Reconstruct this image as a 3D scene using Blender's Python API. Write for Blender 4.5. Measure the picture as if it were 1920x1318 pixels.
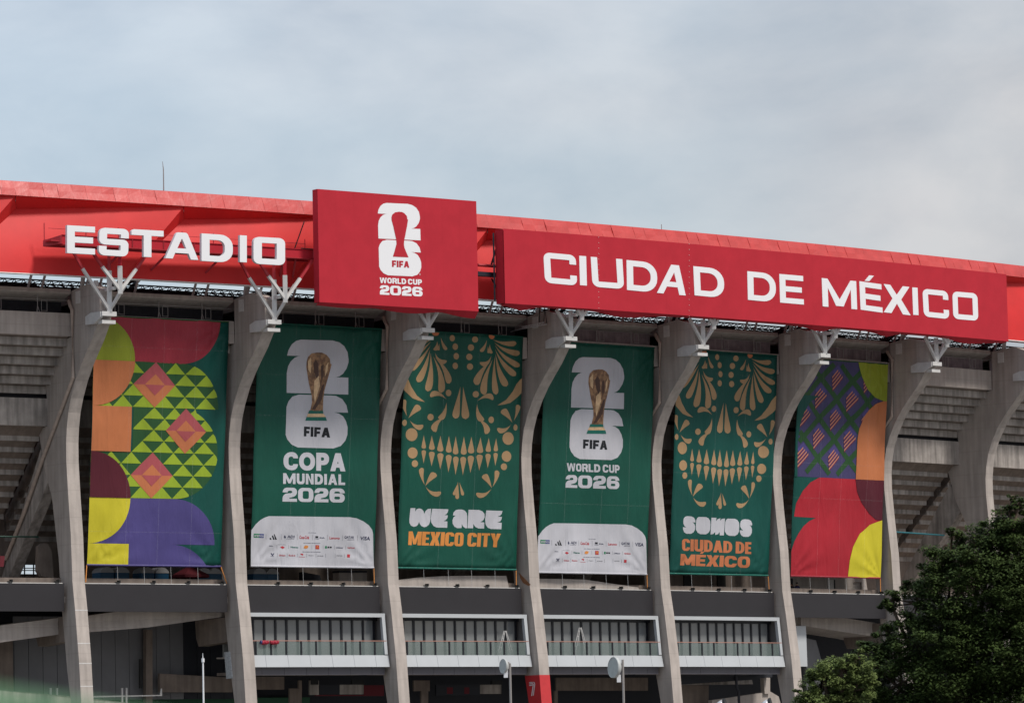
import bpy, bmesh, math, random
import numpy as np
from math import sin, cos, radians, pi, atan2, sqrt
from mathutils import Vector, Matrix
from mathutils.geometry import tessellate_polygon

random.seed(7); rng = np.random.default_rng(7)
scene = bpy.context.scene
for o_ in list(bpy.data.objects): bpy.data.objects.remove(o_)
COL = scene.collection

# ------------------------------------------------------------------ camera
FPX, PITCH, ROLL, EYE = 8404.6, 0.0960860, 0.0222803, 1.7
cam_d = bpy.data.cameras.new('camera'); cam = bpy.data.objects.new('camera', cam_d); COL.objects.link(cam)
cam_d.sensor_width = 36; cam_d.lens = FPX / 1920 * 36; cam_d.clip_start = .5; cam_d.clip_end = 6000
_R = Vector((1, 0, 0)); _U = Vector((0, -sin(PITCH), cos(PITCH))); _Fw = Vector((0, cos(PITCH), sin(PITCH)))
cr, sr = cos(ROLL), sin(ROLL)
_R2 = cr * _R - sr * _U; _U2 = sr * _R + cr * _U
m = Matrix((_R2, _U2, -_Fw)).transposed().to_4x4(); m.translation = Vector((0, 0, EYE))
cam.matrix_world = m
scene.camera = cam
cam_d.dof.use_dof = True; cam_d.dof.focus_distance = 300; cam_d.dof.aperture_fstop = 4.0

# ------------------------------------------------------------------ world: overcast sky with thin blue gaps
SUN_EL, SUN_AZ = radians(52), radians(-12)      # sun behind the camera, to its right; azimuth measured from -Y towards +X
EXPOSURE = 0.5
world = bpy.data.worlds.new('World'); scene.world = world; world.use_nodes = True
wn, wl = world.node_tree.nodes, world.node_tree.links
wn.clear()
def N(t, **k):
    n = wn.new(t)
    for a, b in k.items(): setattr(n, a, b)
    return n
tc = N('ShaderNodeTexCoord'); sep = N('ShaderNodeSeparateXYZ'); wl.new(tc.outputs['Generated'], sep.inputs[0])
sky = N('ShaderNodeTexSky'); sky.sky_type = 'NISHITA'; sky.sun_disc = False
sun_dir_az = None
sky.sun_elevation = SUN_EL; sky.air_density = 1.2; sky.dust_density = .6
bgA = N('ShaderNodeBackground'); wl.new(sky.outputs[0], bgA.inputs[0]); bgA.inputs[1].default_value = 0.10
mp = N('ShaderNodeMapping'); mp.inputs['Scale'].default_value = (13, 13, 26); mp.inputs['Location'].default_value = (3.1, 0.4, 1.7)
wl.new(tc.outputs['Generated'], mp.inputs[0])
nz = N('ShaderNodeTexNoise'); nz.inputs['Scale'].default_value = 1.0; nz.inputs['Detail'].default_value = 9; nz.inputs['Roughness'].default_value = .55
nz.inputs['Distortion'].default_value = .25
wl.new(mp.outputs[0], nz.inputs['Vector'])
nz2 = N('ShaderNodeTexNoise'); nz2.inputs['Scale'].default_value = .42; nz2.inputs['Detail'].default_value = 3
wl.new(mp.outputs[0], nz2.inputs['Vector'])
ramp = N('ShaderNodeValToRGB')                        # cloud colour: grey bellies to pale tops
ramp.color_ramp.elements[0].position = .33; ramp.color_ramp.elements[0].color = (.70, .74, .80, 1)
ramp.color_ramp.elements[1].position = .68; ramp.color_ramp.elements[1].color = (1.10, 1.06, 1.04, 1)
wl.new(nz.outputs[0], ramp.inputs[0])
rampm = N('ShaderNodeValToRGB')                       # how closed the cloud is
rampm.color_ramp.elements[0].position = .40; rampm.color_ramp.elements[0].color = (.72, .72, .72, 1)
rampm.color_ramp.elements[1].position = .60; rampm.color_ramp.elements[1].color = (.97, .97, .97, 1)
wl.new(nz2.outputs[0], rampm.inputs[0])
g1 = N('ShaderNodeMath', operation='MAXIMUM'); wl.new(sep.outputs['Z'], g1.inputs[0]); g1.inputs[1].default_value = 0
g2 = N('ShaderNodeMath', operation='MULTIPLY_ADD'); wl.new(g1.outputs[0], g2.inputs[0]); g2.inputs[1].default_value = .60; g2.inputs[2].default_value = .83
hue = N('ShaderNodeMapRange'); wl.new(sep.outputs['X'], hue.inputs[0]); hue.inputs[1].default_value = -.16; hue.inputs[2].default_value = .16
hm = N('ShaderNodeMix'); hm.data_type = 'RGBA'; wl.new(hue.outputs[0], hm.inputs[0]); hm.inputs[6].default_value = (.445, .525, .61, 1); hm.inputs[7].default_value = (.475, .467, .468, 1)
cm = N('ShaderNodeMix'); cm.data_type = 'RGBA'; cm.blend_type = 'MULTIPLY'; cm.inputs[0].default_value = 1; wl.new(hm.outputs[2], cm.inputs[6]); wl.new(ramp.outputs[0], cm.inputs[7])
bgB = N('ShaderNodeBackground'); wl.new(cm.outputs[2], bgB.inputs[0]); wl.new(g2.outputs[0], bgB.inputs[1])
mx = N('ShaderNodeMixShader'); wl.new(rampm.outputs[0], mx.inputs[0]); wl.new(bgA.outputs[0], mx.inputs[1]); wl.new(bgB.outputs[0], mx.inputs[2])
wo = N('ShaderNodeOutputWorld'); wl.new(mx.outputs[0], wo.inputs[0])

sun_d = bpy.data.lights.new('sun', 'SUN'); sun = bpy.data.objects.new('sun', sun_d); COL.objects.link(sun)
sun_d.energy = 2.3; sun_d.angle = radians(11); sun_d.color = (1, .95, .88)
sd = Vector((sin(radians(60)) * cos(SUN_EL), -cos(radians(60)) * cos(SUN_EL), sin(SUN_EL)))   # towards the sun
sun.rotation_euler = (-sd).to_track_quat('-Z', 'Y').to_euler()
sky.sun_rotation = atan2(sd.x, sd.y)
sun.location = (40, -40, 80)

scene.render.engine = 'CYCLES'
scene.view_settings.view_transform = 'Standard'; scene.view_settings.look = 'None'
scene.view_settings.exposure = EXPOSURE; scene.view_settings.gamma = 1; scene.view_settings.use_curve_mapping = False
scene.cycles.max_bounces = 6

# ------------------------------------------------------------------ the facade's own coordinates
# u = bays along the wall (piers stand at whole numbers), o = metres outwards, z = metres above the camera's eye
W, DTH, TH, X0, Y0 = 13.0, 0.0307086, 0.619610, -30.195, 303.80
RAD = W / (2 * sin(DTH / 2)); A0 = TH - DTH / 2
CX = X0 - RAD * sin(A0); CY = Y0 + RAD * cos(A0)
def F(u, o, z):
    a = A0 + u * DTH
    return Vector((CX + (RAD + o) * sin(a), CY - (RAD + o) * cos(a), z + EYE))
def ray(x, y):
    px, py = x - 960, y - 659
    px, py = px * cr - py * sr, px * sr + py * cr
    v = -py / FPX
    return Vector((px / FPX, cos(PITCH) - v * sin(PITCH), sin(PITCH) + v * cos(PITCH)))
def G(x, y, o):
    "survey point (photo pixel) at offset o from the facade -> (u, z)"
    r = ray(x, y); A = r.x**2 + r.y**2; B = -2 * (r.x * CX + r.y * CY); D = CX**2 + CY**2 - (RAD + o)**2
    t = (-B - sqrt(B * B - 4 * A * D)) / (2 * A); p = r * t
    return (atan2(p.x - CX, -(p.y - CY)) - A0) / DTH, p.z
def Zm(x0, y0, s): return lambda a, b: (x0 + a / s, y0 + b / s)

# ------------------------------------------------------------------ materials
MATS = {}
def mat(name, col, rough=.7, metal=0., var=.0, scale=1., bump=0., bscale=20., streak=0., spec=.4, two=None, joints=0.):
    if name in MATS: return MATS[name]
    M = bpy.data.materials.new(name); M.use_nodes = True; nt = M.node_tree; b = nt.nodes['Principled BSDF']
    b.inputs['Base Color'].default_value = (*col, 1); b.inputs['Roughness'].default_value = rough
    b.inputs['Metallic'].default_value = metal; b.inputs['Specular IOR Level'].default_value = spec
    co = nt.nodes.new('ShaderNodeTexCoord')
    if var or streak or two:
        n1 = nt.nodes.new('ShaderNodeTexNoise'); n1.inputs['Scale'].default_value = scale; n1.inputs['Detail'].default_value = 6
        n1.inputs['Roughness'].default_value = .62
        nt.links.new(co.outputs['Object'], n1.inputs['Vector'])
        mm = nt.nodes.new('ShaderNodeMapRange'); mm.inputs[1].default_value = .3; mm.inputs[2].default_value = .7
        mm.inputs[3].default_value = 1 - var; mm.inputs[4].default_value = 1 + var
        nt.links.new(n1.outputs[0], mm.inputs[0]); out = mm.outputs[0]
        if streak:
            mp_ = nt.nodes.new('ShaderNodeMapping'); mp_.inputs['Scale'].default_value = (2.2, 2.2, .16)
            nt.links.new(co.outputs['Object'], mp_.inputs[0])
            n2 = nt.nodes.new('ShaderNodeTexNoise'); n2.inputs['Scale'].default_value = 1.3; n2.inputs['Detail'].default_value = 5
            nt.links.new(mp_.outputs[0], n2.inputs['Vector'])
            m2 = nt.nodes.new('ShaderNodeMapRange'); m2.inputs[1].default_value = .35; m2.inputs[2].default_value = .68
            m2.inputs[3].default_value = 1 + streak * .4; m2.inputs[4].default_value = 1 - streak
            nt.links.new(n2.outputs[0], m2.inputs[0])
            mu = nt.nodes.new('ShaderNodeMath'); mu.operation = 'MULTIPLY'
            nt.links.new(out, mu.inputs[0]); nt.links.new(m2.outputs[0], mu.inputs[1]); out = mu.outputs[0]
        if joints:                                     # faint lift lines left by the formwork
            sx = nt.nodes.new('ShaderNodeSeparateXYZ'); nt.links.new(co.outputs['Object'], sx.inputs[0])
            def mth(op, a, b_):
                q = nt.nodes.new('ShaderNodeMath'); q.operation = op
                for i_, v_ in enumerate((a, b_)):
                    if isinstance(v_, (int, float)): q.inputs[i_].default_value = v_
                    else: nt.links.new(v_, q.inputs[i_])
                return q.outputs[0]
            fz = mth('FRACT', mth('MULTIPLY', sx.outputs['Z'], 1 / joints), 0)
            ln = mth('MULTIPLY', mth('LESS_THAN', fz, .035), .09)
            blk_ = mth('MULTIPLY', mth('SINE', mth('MULTIPLY', mth('FLOOR', mth('MULTIPLY', sx.outputs['Z'], 1 / joints), 0), 12.9), 0), .03)
            out = mth('MULTIPLY', out, mth('ADD', mth('SUBTRACT', 1.0, ln), blk_))
        vm = nt.nodes.new('ShaderNodeVectorMath'); vm.operation = 'SCALE'
        if two:
            mc = nt.nodes.new('ShaderNodeMix'); mc.data_type = 'RGBA'
            n3 = nt.nodes.new('ShaderNodeTexNoise'); n3.inputs['Scale'].default_value = scale * 2.3; n3.inputs['Detail'].default_value = 4
            nt.links.new(co.outputs['Object'], n3.inputs['Vector'])
            r3 = nt.nodes.new('ShaderNodeMapRange'); r3.inputs[1].default_value = .42; r3.inputs[2].default_value = .58
            nt.links.new(n3.outputs[0], r3.inputs[0]); nt.links.new(r3.outputs[0], mc.inputs[0])
            mc.inputs[6].default_value = (*col, 1); mc.inputs[7].default_value = (*two, 1)
            nt.links.new(mc.outputs[2], vm.inputs[0])
        else: vm.inputs[0].default_value = col
        nt.links.new(out, vm.inputs['Scale']); nt.links.new(vm.outputs[0], b.inputs['Base Color'])
    if bump:
        n4 = nt.nodes.new('ShaderNodeTexNoise'); n4.inputs['Scale'].default_value = bscale; n4.inputs['Detail'].default_value = 5
        nt.links.new(co.outputs['Object'], n4.inputs['Vector'])
        bp = nt.nodes.new('ShaderNodeBump'); bp.inputs['Strength'].default_value = bump; bp.inputs['Distance'].default_value = .05
        nt.links.new(n4.outputs[0], bp.inputs['Height']); nt.links.new(bp.outputs[0], b.inputs['Normal'])
    MATS[name] = M; return M
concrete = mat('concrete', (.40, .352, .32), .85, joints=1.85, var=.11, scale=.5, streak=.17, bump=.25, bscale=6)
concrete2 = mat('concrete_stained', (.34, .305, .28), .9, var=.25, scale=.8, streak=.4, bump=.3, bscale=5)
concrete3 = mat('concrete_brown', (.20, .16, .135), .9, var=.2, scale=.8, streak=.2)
darkband = mat('charcoal_cladding', (.022, .020, .023), .45, var=.08, scale=.6)
red_pan = mat('red_painted_metal', (.56, .022, .022), .55, spec=.3, var=.10, scale=.35, bump=.12, bscale=.9)
red_cap = mat('red_cap_metal', (.48, .048, .045), .40, var=.12, scale=.8, bump=.7, bscale=1.1)
red_dk = mat('red_steel', (.36, .02, .03), .5, var=.1, scale=2)
red_fab = mat('red_sign_fabric', (.43, .023, .037), .75, spec=.15, var=.07, scale=.7, bump=.25, bscale=.8)
white_paint = mat('white_paint', (.72, .72, .74), .5, var=.04, scale=1)
white_let = mat('white_letter_face', (.76, .76, .78), .45)
let_side = mat('letter_return', (.62, .62, .65), .5)
steel_w = mat('white_steel', (.54, .53, .52), .5, var=.1, scale=2)
plate_w = mat('pale_plate', (.58, .56, .54), .7, var=.1, scale=4)
steel_d = mat('navy_truss_steel', (.016, .018, .028), .5)
steel_g = mat('grey_tube', (.26, .24, .23), .5)
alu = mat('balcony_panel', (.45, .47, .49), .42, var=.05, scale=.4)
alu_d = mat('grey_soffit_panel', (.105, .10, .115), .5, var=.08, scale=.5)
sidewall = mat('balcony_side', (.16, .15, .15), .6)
mull = mat('black_mullion', (.010, .011, .016), .4)
rail_m = mat('copper_rail', (.35, .19, .15), .45)
meshdk = mat('dark_mesh', (.016, .015, .019), .9, var=.3, scale=3)
meshpr = mat('brown_mesh', (.20, .155, .165), .9, var=.3, scale=1.4, streak=.2)
clad = mat('grey_cladding', (.16, .16, .17), .6, var=.1, scale=.6)
navy = mat('navy_panel', (.02, .022, .03), .7)
pipe_m = mat('pvc_pipe', (.40, .32, .27), .6, var=.15, scale=3)
rust = mat('rust', (.23, .10, .045), .9, var=.3, scale=6)
toil_b = mat('blue_plastic', (.012, .085, .18), .45)
toil_r = mat('grey_plastic', (.42, .42, .43), .5)
rope_m = mat('white_rope', (.5, .5, .5), .8)
strap_m = mat('orange_strap', (.6, .24, .06), .8)
green_wall = mat('green_wall', (.03, .10, .055), .8)
asphalt = mat('plaza_paving', (.17, .165, .155), .9, var=.2, scale=.2)
blk = mat('black', (.012, .012, .012), .6)
darkred = mat('dark_red_canvas', (.12, .012, .02), .8)
bark = mat('bark', (.07, .05, .035), .95, var=.3, scale=6)
# glass
def glass_mat(name, col, alpha, rough=.05):
    M = bpy.data.materials.new(name); M.use_nodes = True; nt = M.node_tree; b = nt.nodes['Principled BSDF']
    b.inputs['Base Color'].default_value = (*col, 1); b.inputs['Roughness'].default_value = rough
    b.inputs['Alpha'].default_value = alpha; b.inputs['Specular IOR Level'].default_value = .8
    return M
win_glass = glass_mat('window_glass', (.20, .21, .215), .90, .03)
rail_glass = glass_mat('railing_glass', (.17, .22, .21), .42)
# woven banner cloth: fine vertical pulls in relief
def cloth(name, col, sheen=.0, k=1.):
    if name in MATS: return MATS[name]
    M = bpy.data.materials.new(name); M.use_nodes = True; nt = M.node_tree; b = nt.nodes['Principled BSDF']
    b.inputs['Roughness'].default_value = .55; b.inputs['Specular IOR Level'].default_value = .28
    co = nt.nodes.new('ShaderNodeTexCoord')
    mp_ = nt.nodes.new('ShaderNodeMapping'); mp_.inputs['Scale'].default_value = (.55, .55, .11)
    nt.links.new(co.outputs['Object'], mp_.inputs[0])
    n1 = nt.nodes.new('ShaderNodeTexNoise'); n1.inputs['Scale'].default_value = 1.5; n1.inputs['Detail'].default_value = 5; n1.inputs['Distortion'].default_value = .4
    nt.links.new(mp_.outputs[0], n1.inputs['Vector'])
    bp = nt.nodes.new('ShaderNodeBump'); bp.inputs['Strength'].default_value = .85 * k; bp.inputs['Distance'].default_value = .26
    nt.links.new(n1.outputs[0], bp.inputs['Height']); nt.links.new(bp.outputs[0], b.inputs['Normal'])
    n2 = nt.nodes.new('ShaderNodeTexNoise'); n2.inputs['Scale'].default_value = .3; n2.inputs['Detail'].default_value = 3
    nt.links.new(co.outputs['Object'], n2.inputs['Vector'])
    mr = nt.nodes.new('ShaderNodeMapRange'); mr.inputs[1].default_value = .3; mr.inputs[2].default_value = .7; mr.inputs[3].default_value = .88; mr.inputs[4].default_value = 1.12
    nt.links.new(n2.outputs[0], mr.inputs[0])
    vm = nt.nodes.new('ShaderNodeVectorMath'); vm.operation = 'SCALE'; vm.inputs[0].default_value = col
    nt.links.new(mr.outputs[0], vm.inputs['Scale']); nt.links.new(vm.outputs[0], b.inputs['Base Color'])
    MATS[name] = M; return M
C = {k: cloth('cloth_' + k, v) for k, v in dict(
    green=(.004, .069, .047), teal=(.0025, .065, .052), white=(.47, .47, .51), black=(.010, .012, .016), gold=(.35, .222, .115),
    orange=(.56, .215, .05), orange2=(.48, .155, .065), tang=(.47, .155, .06), yellow=(.56, .49, .028), purple=(.066, .054, .19), slate=(.050, .044, .120),
    crimson=(.30, .028, .045), maroon=(.085, .010, .020), lime=(.27, .37, .025), lime2=(.24, .28, .022), dgreen=(.02, .078, .025),
    pink=(.36, .075, .085), scarlet=(.37, .016, .028), pgreen=(.018, .068, .020), plum=(.12, .02, .065), salmon=(.48, .20, .13),
    red=(.42, .03, .04), blue=(.03, .05, .2), navy=(.02, .025, .07), tgreen=(.012, .13, .10), brandgreen=(.015, .18, .08), grey=(.22, .22, .24)).items()}
C['bronze'] = mat('trophy_bronze', (.30, .17, .085), .5, var=.3, scale=1.4, two=(.15, .075, .04))
C['bronzel'] = mat('trophy_highlight', (.62, .42, .24), .5, var=.3, scale=2)
C['bronzed'] = mat('trophy_shade', (.07, .035, .025), .6)

# ------------------------------------------------------------------ mesh helpers
def tagit(o, label=None, cat=None, group=None, kind=None):
    if label: o['label'] = label
    if cat: o['category'] = cat
    if group: o['group'] = group
    if kind: o['kind'] = kind
    return o
def thing(name, loc, label, cat, group=None):
    o = bpy.data.objects.new(name, None); COL.objects.link(o); o.location = loc; o.empty_display_size = .5
    return tagit(o, label, cat, group)
def link(name, me, parent=None, m=None):
    o = bpy.data.objects.new(name, me); COL.objects.link(o)
    if m is not None:
        me.materials.clear()
        for q in (m if isinstance(m, (list, tuple)) else [m]): me.materials.append(q)
    if parent is not None:
        o.parent = parent; o.matrix_parent_inverse = worldinv(parent)
    return o
def worldinv(p):
    m = Matrix.Identity(4); q = p; chain = []
    while q: chain.append(q); q = q.parent
    for q in reversed(chain): m = m @ q.matrix_parent_inverse @ q.matrix_basis
    return m.inverted()
class MB:
    def __init__(s): s.v = []; s.f = []; s.mi = []
    def add(s, vs, fs, mi=0):
        n = len(s.v); s.v += [tuple(p) for p in vs]; s.f += [tuple(n + i for i in f) for f in fs]; s.mi += [mi] * len(fs); return s
    def box8(s, p, mi=0):  # p: 8 points, 0-3 bottom ring, 4-7 top ring
        s.add(p, [(0, 3, 2, 1), (4, 5, 6, 7), (0, 1, 5, 4), (1, 2, 6, 5), (2, 3, 7, 6), (3, 0, 4, 7)], mi); return s
    def fbox(s, u0, u1, o0, o1, z0, z1, seg=1, mi=0):
        for k in range(seg):
            a = u0 + (u1 - u0) * k / seg; b = u0 + (u1 - u0) * (k + 1) / seg
            s.box8([F(a, o1, z0), F(b, o1, z0), F(b, o0, z0), F(a, o0, z0), F(a, o1, z1), F(b, o1, z1), F(b, o0, z1), F(a, o0, z1)], mi)
        return s
    def prism(s, front, back, mi=0, mi2=None):
        n = len(front); tr = tessellate_polygon([front])
        s.add(front, [tuple(t) for t in tr], mi); s.add(back, [tuple(reversed(t)) for t in tr], mi)
        s.add(list(front) + list(back), [(i, (i + 1) % n, n + (i + 1) % n, n + i) for i in range(n)], mi if mi2 is None else mi2)
        return s
    def tube(s, pts, r, n=6, mi=0, cap=True):
        pts = [Vector(p) for p in pts]; rs = r if isinstance(r, (list, tuple)) else [r] * len(pts); rings = []
        for i, p in enumerate(pts):
            d = (pts[min(i + 1, len(pts) - 1)] - pts[max(i - 1, 0)]).normalized()
            a = d.cross(Vector((0, 0, 1)));  a = a if a.length > .01 else d.cross(Vector((1, 0, 0))); a.normalize(); b = d.cross(a)
            rings.append([p + rs[i] * (cos(2 * pi * k / n) * a + sin(2 * pi * k / n) * b) for k in range(n)])
        vs = [v for r_ in rings for v in r_]; fs = []
        for i in range(len(pts) - 1):
            for k in range(n): fs.append((i * n + k, i * n + (k + 1) % n, (i + 1) * n + (k + 1) % n, (i + 1) * n + k))
        if cap: fs += [tuple(range(n - 1, -1, -1)), tuple((len(pts) - 1) * n + k for k in range(n))]
        s.add(vs, fs, mi); return s
    def bar(s, a, b, w, h=None, mi=0):
        a, b = Vector(a), Vector(b); h = h or w; d = (b - a).normalized()
        x = d.cross(Vector((0, 0, 1))); x = x if x.length > .01 else d.cross(Vector((1, 0, 0))); x.normalize(); y = d.cross(x)
        q = [(-1, -1), (1, -1), (1, 1), (-1, 1)]
        s.box8([a + x * i * w / 2 + y * j * h / 2 for i, j in q] + [b + x * i * w / 2 + y * j * h / 2 for i, j in q], mi); return s
    def mesh(s, name):
        me = bpy.data.meshes.new(name); me.from_pydata(s.v, [], s.f); me.update()
        return me
    def build(s, name, m, parent=None, smooth=False, label=None):
        me = s.mesh(name); mats_ = m if isinstance(m, (list, tuple)) else [m]
        for q in mats_: me.materials.append(q)
        if len(mats_) > 1: me.polygons.foreach_set('material_index', s.mi)
        bm = bmesh.new(); bm.from_mesh(me); bmesh.ops.recalc_face_normals(bm, faces=bm.faces); bm.to_mesh(me); bm.free()
        if smooth: me.polygons.foreach_set('use_smooth', [True] * len(me.polygons))
        o = bpy.data.objects.new(name, me); COL.objects.link(o)
        if parent is not None: o.parent = parent; o.matrix_parent_inverse = worldinv(parent)
        if label: o['label'] = label
        return o
def px_prism(pts, o, depth, name, m, parent, u_shift=0):
    "outline surveyed at its own offset o, extruded inwards by its real depth"
    q = [G(x, y, o) for x, y in pts]
    return MB().prism([F(u, o, z) for u, z in q], [F(u, o - depth, z) for u, z in q]).build(name, m, parent)
def uo_prism(prof, u0, u1, name, m, parent):
    "profile in (o, z) swept along the wall"
    return MB().prism([F(u0, o, z) for o, z in prof], [F(u1, o, z) for o, z in prof]).build(name, m, parent)

# ------------------------------------------------------------------ setting: ground
gb = MB(); gb.add([(-3000, -600, 0), (3000, -600, 0), (3000, 4500, 0), (-3000, 4500, 0)], [(0, 1, 2, 3)])
tagit(gb.build('ground', asphalt), kind='structure')

# ================================================================== STADIUM
ST = thing('stadium', F(3.5, 0, -EYE), 'large grey concrete stadium with curved piers, stepped stand undersides and a red roof edge', 'stadium')
GZ = -EYE
# ---- piers
OUT = [(4.42, 32.3), (4.05, 31.45), (3.25, 30.45), (2.35, 29.55), (1.6, 28.75), (.9, 27.85), (.25, 26.75), (-.15, 25.8), (-.38, 24.8), (-.5, 23.8),
       (-.5, 22.5), (-.30, 20.2), (0.0, 17.4), (.13, 14.3), (.45, 12.4), (.9, 9), (1.15, 6), (1.75, GZ)]
INN = [(.3, GZ), (-.25, 6), (-.75, 8.4), (-1.35, 12.3), (-1.75, 16), (-2.6, 20.2), (-3.6, 22.2), (-4.4, 24.95), (-3.2, 25.1), (-3.15, 27.0), (-3.3, 28.1), (-2.9, 28.7),
       (-.7, 30.75), (.5, 30.95), (.55, 34.05), (2.75, 34.3), (4.4, 33.72)]
UW = .95 / 13
piers = []
for i in range(-1, 9):
    fr = [F(i, o, z) for o, z in OUT + INN]; bk = [F(i + UW, o, z) for o, z in OUT + INN]
    p = MB().prism(fr, bk).build('pier', concrete, ST); piers.append(p)
    # inclined strut down into the stand, corbel, number plate on the flank, cap column
    rk = [(-2.7, 21.8), (-4.2, 23.6), (-10.9, 13.9), (-10.1, 13.9)]
    MB().prism([F(i + .004, o, z) for o, z in rk], [F(i + UW - .004, o, z) for o, z in rk]).build('raking_strut', concrete2, p)
    cb_ = [(-.8, 10.3), (-1.1, 12.0), (-5.3, 11.9), (-5.2, 10.7), (-4.9, 10.1)]
    MB().prism([F(i + .004, o, z) for o, z in cb_], [F(i + UW - .004, o, z) for o, z in cb_]).build('corbel', concrete3, p)
    MB().box8([F(i - .004, 1.15, 33.1), F(i - .0003, 1.15, 33.1), F(i - .0003, 1.75, 33.1), F(i - .004, 1.75, 33.1),
               F(i - .004, 1.15, 33.95), F(i - .0003, 1.15, 33.95), F(i - .0003, 1.75, 33.95), F(i - .004, 1.75, 33.95)]).build('plate', plate_w, p)
    MB().bar(F(i + .02, 1.5, 34.1), F(i + .02, 1.9, 35.6), .22, .22).build('roof_prop', plate_w, p)
    # formwork joints on the outer face, raised 8 mm
    if i in (0,):
        for z in (12.35, 10.1, 8.75, 7.2):
            k = np.interp(z, [6, 9, 12.4, 14.3], [1.15, .9, .45, .13])
            MB().fbox(i - .0005, i + UW + .0005, k + .0, k + .012, z - .035, z + .035).build('pour_joint', plate_w, p)
# painted red band with a figure 7 on pier 3
def outo(z): return float(np.interp(z, [GZ, 6, 9, 12.4], [1.75, 1.15, .9, .45]))
def inno(z): return float(np.interp(z, [GZ, 6, 8.4, 12.3], [.3, -.25, -.75, -1.35]))
e = .012
zt, zb = 7.85, 5.75
prof = [(outo(zt) + e, zt), (outo(zb) + e, zb), (inno(zb) - e, zb), (inno(zt) - e, zt)]
rb = MB().prism([F(3 - .001, o, z) for o, z in prof], [F(3 + UW + .001, o, z) for o, z in prof]).build('painted_band', mat('red_wall_paint', (.50, .03, .035), .6, var=.08, scale=2), piers[4], label='red painted band round the pier foot carrying a white 7')
seven = Zm(970, 1250, 19.39)
def radial_pt(x, y, u, off):
    a = A0 + u * DTH; r = ray(x, y); n = Vector((cos(a), sin(a)))
    t = (n.x * CX + n.y * CY) / (n.x * r.x + n.y * r.y); p = r * t
    o = (p.x - CX) * sin(a) - (p.y - CY) * cos(a) - RAD
    return F(u - off, o, p.z)
sv = MB()
for pl in ([(432, 550), (590, 538), (640, 560), (655, 620), (600, 1030), (575, 1030), (632, 630), (620, 575), (585, 558), (445, 572)],
           [(440, 595), (570, 585), (600, 610), (600, 650), (545, 1045), (515, 1045), (575, 650), (565, 612), (450, 622)],
           [(440, 650), (560, 638), (555, 665), (445, 685)]):
    q = [radial_pt(*seven(a, b), 3, .0016) for a, b in pl]; q2 = [radial_pt(*seven(a, b), 3, .0022) for a, b in pl]
    sv.prism(q2, q)
sv.build('figure_seven', white_paint, rb, label='white double-lined figure 7')

# ---- top beam, slab, ledge, mesh screens, second beam, stepped undersides per bay
for i in range(-1, 8):
    a, b = i + UW, i + 1
    MB().fbox(a, b, -.1, .45, 30.95, 32.52, 3).build('top_beam', concrete, ST)
    led = [(-3.5, 33.3), (-.9, 33.42), (.38, 33.86), (.45, 33.92), (.40, 34.17), (-3.5, 34.3)]
    MB().prism([F(a, o, z) for o, z in led], [F(b, o, z) for o, z in led]).build('roof_ledge', concrete, ST)
    right = i >= 3
    sc = MB().fbox(a, b, *((-.5, -.43) if right else (-1.0, -.93)), 32.4, 33.5, 3).build('mesh_screen', meshpr if right else meshdk, ST, label='brown netting behind the rail' if right else 'dark netting behind the rail')
    gr = MB().fbox(a, b, -2.8, -1.05, 32.3, 32.5, 2).build('gangway', concrete3, ST)
    # guard rail with posts, tripod feet and square frames
    r = MB().tube([F(a + (b - a) * k / 4, .1, 33.42) for k in range(5)], .025).build('guard_rail', steel_g, ST)
    for k in range(3):
        uu = a + (b - a) * (.22 + .29 * k)
        pm = MB().tube([F(uu, .12, 32.5), F(uu, .12, 33.75)], .03)
        pm.tube([F(uu - .010, .2, 32.52), F(uu, .12, 33.0)], .02).tube([F(uu + .010, .2, 32.52), F(uu, .12, 33.0)], .02)
        pm.build('rail_post', steel_g, r)
        fm = MB(); c0, c1 = uu + .022, uu + .055
        for (p, q) in (((c0, 32.62), (c0, 33.38)), ((c1, 32.62), (c1, 33.38)), ((c0, 32.66), (c1, 32.66)), ((c0, 33.36), (c1, 33.36))):
            fm.tube([F(p[0], .14, p[1]), F(q[0], .14, q[1])], .022)
        fm.build('rail_frame', steel_g, r)
    MB().fbox(a, b, -3.6, -3.1, 25.1, 27.0, 3).build('middle_beam', concrete2, ST)
    # stepped underside, upper flight
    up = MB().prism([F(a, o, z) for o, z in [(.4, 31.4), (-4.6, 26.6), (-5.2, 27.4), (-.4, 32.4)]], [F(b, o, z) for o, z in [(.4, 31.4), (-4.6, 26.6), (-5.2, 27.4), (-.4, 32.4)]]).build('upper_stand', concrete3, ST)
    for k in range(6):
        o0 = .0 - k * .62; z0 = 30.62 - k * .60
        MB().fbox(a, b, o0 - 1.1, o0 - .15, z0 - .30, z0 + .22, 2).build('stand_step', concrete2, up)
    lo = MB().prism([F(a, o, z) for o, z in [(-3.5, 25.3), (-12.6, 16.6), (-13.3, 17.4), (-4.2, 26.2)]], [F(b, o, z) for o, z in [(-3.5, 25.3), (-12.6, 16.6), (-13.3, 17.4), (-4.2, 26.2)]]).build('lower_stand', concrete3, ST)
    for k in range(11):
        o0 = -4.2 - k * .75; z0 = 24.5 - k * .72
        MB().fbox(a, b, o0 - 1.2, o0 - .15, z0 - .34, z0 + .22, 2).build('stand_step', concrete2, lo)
# closure behind everything and concourse floor
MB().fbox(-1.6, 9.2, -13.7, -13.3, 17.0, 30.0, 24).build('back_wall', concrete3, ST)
MB().fbox(-1.6, 9.2, -17.0, -.85, 12.9, 13.35, 24).build('concourse_floor', concrete, ST)
# upper closure: seating bowl rising behind the ledge
MB().fbox(-1.6, 9.2, -4.2, -3.6, 26.0, 33.6, 24).build('bowl_wall', meshdk, ST)

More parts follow.
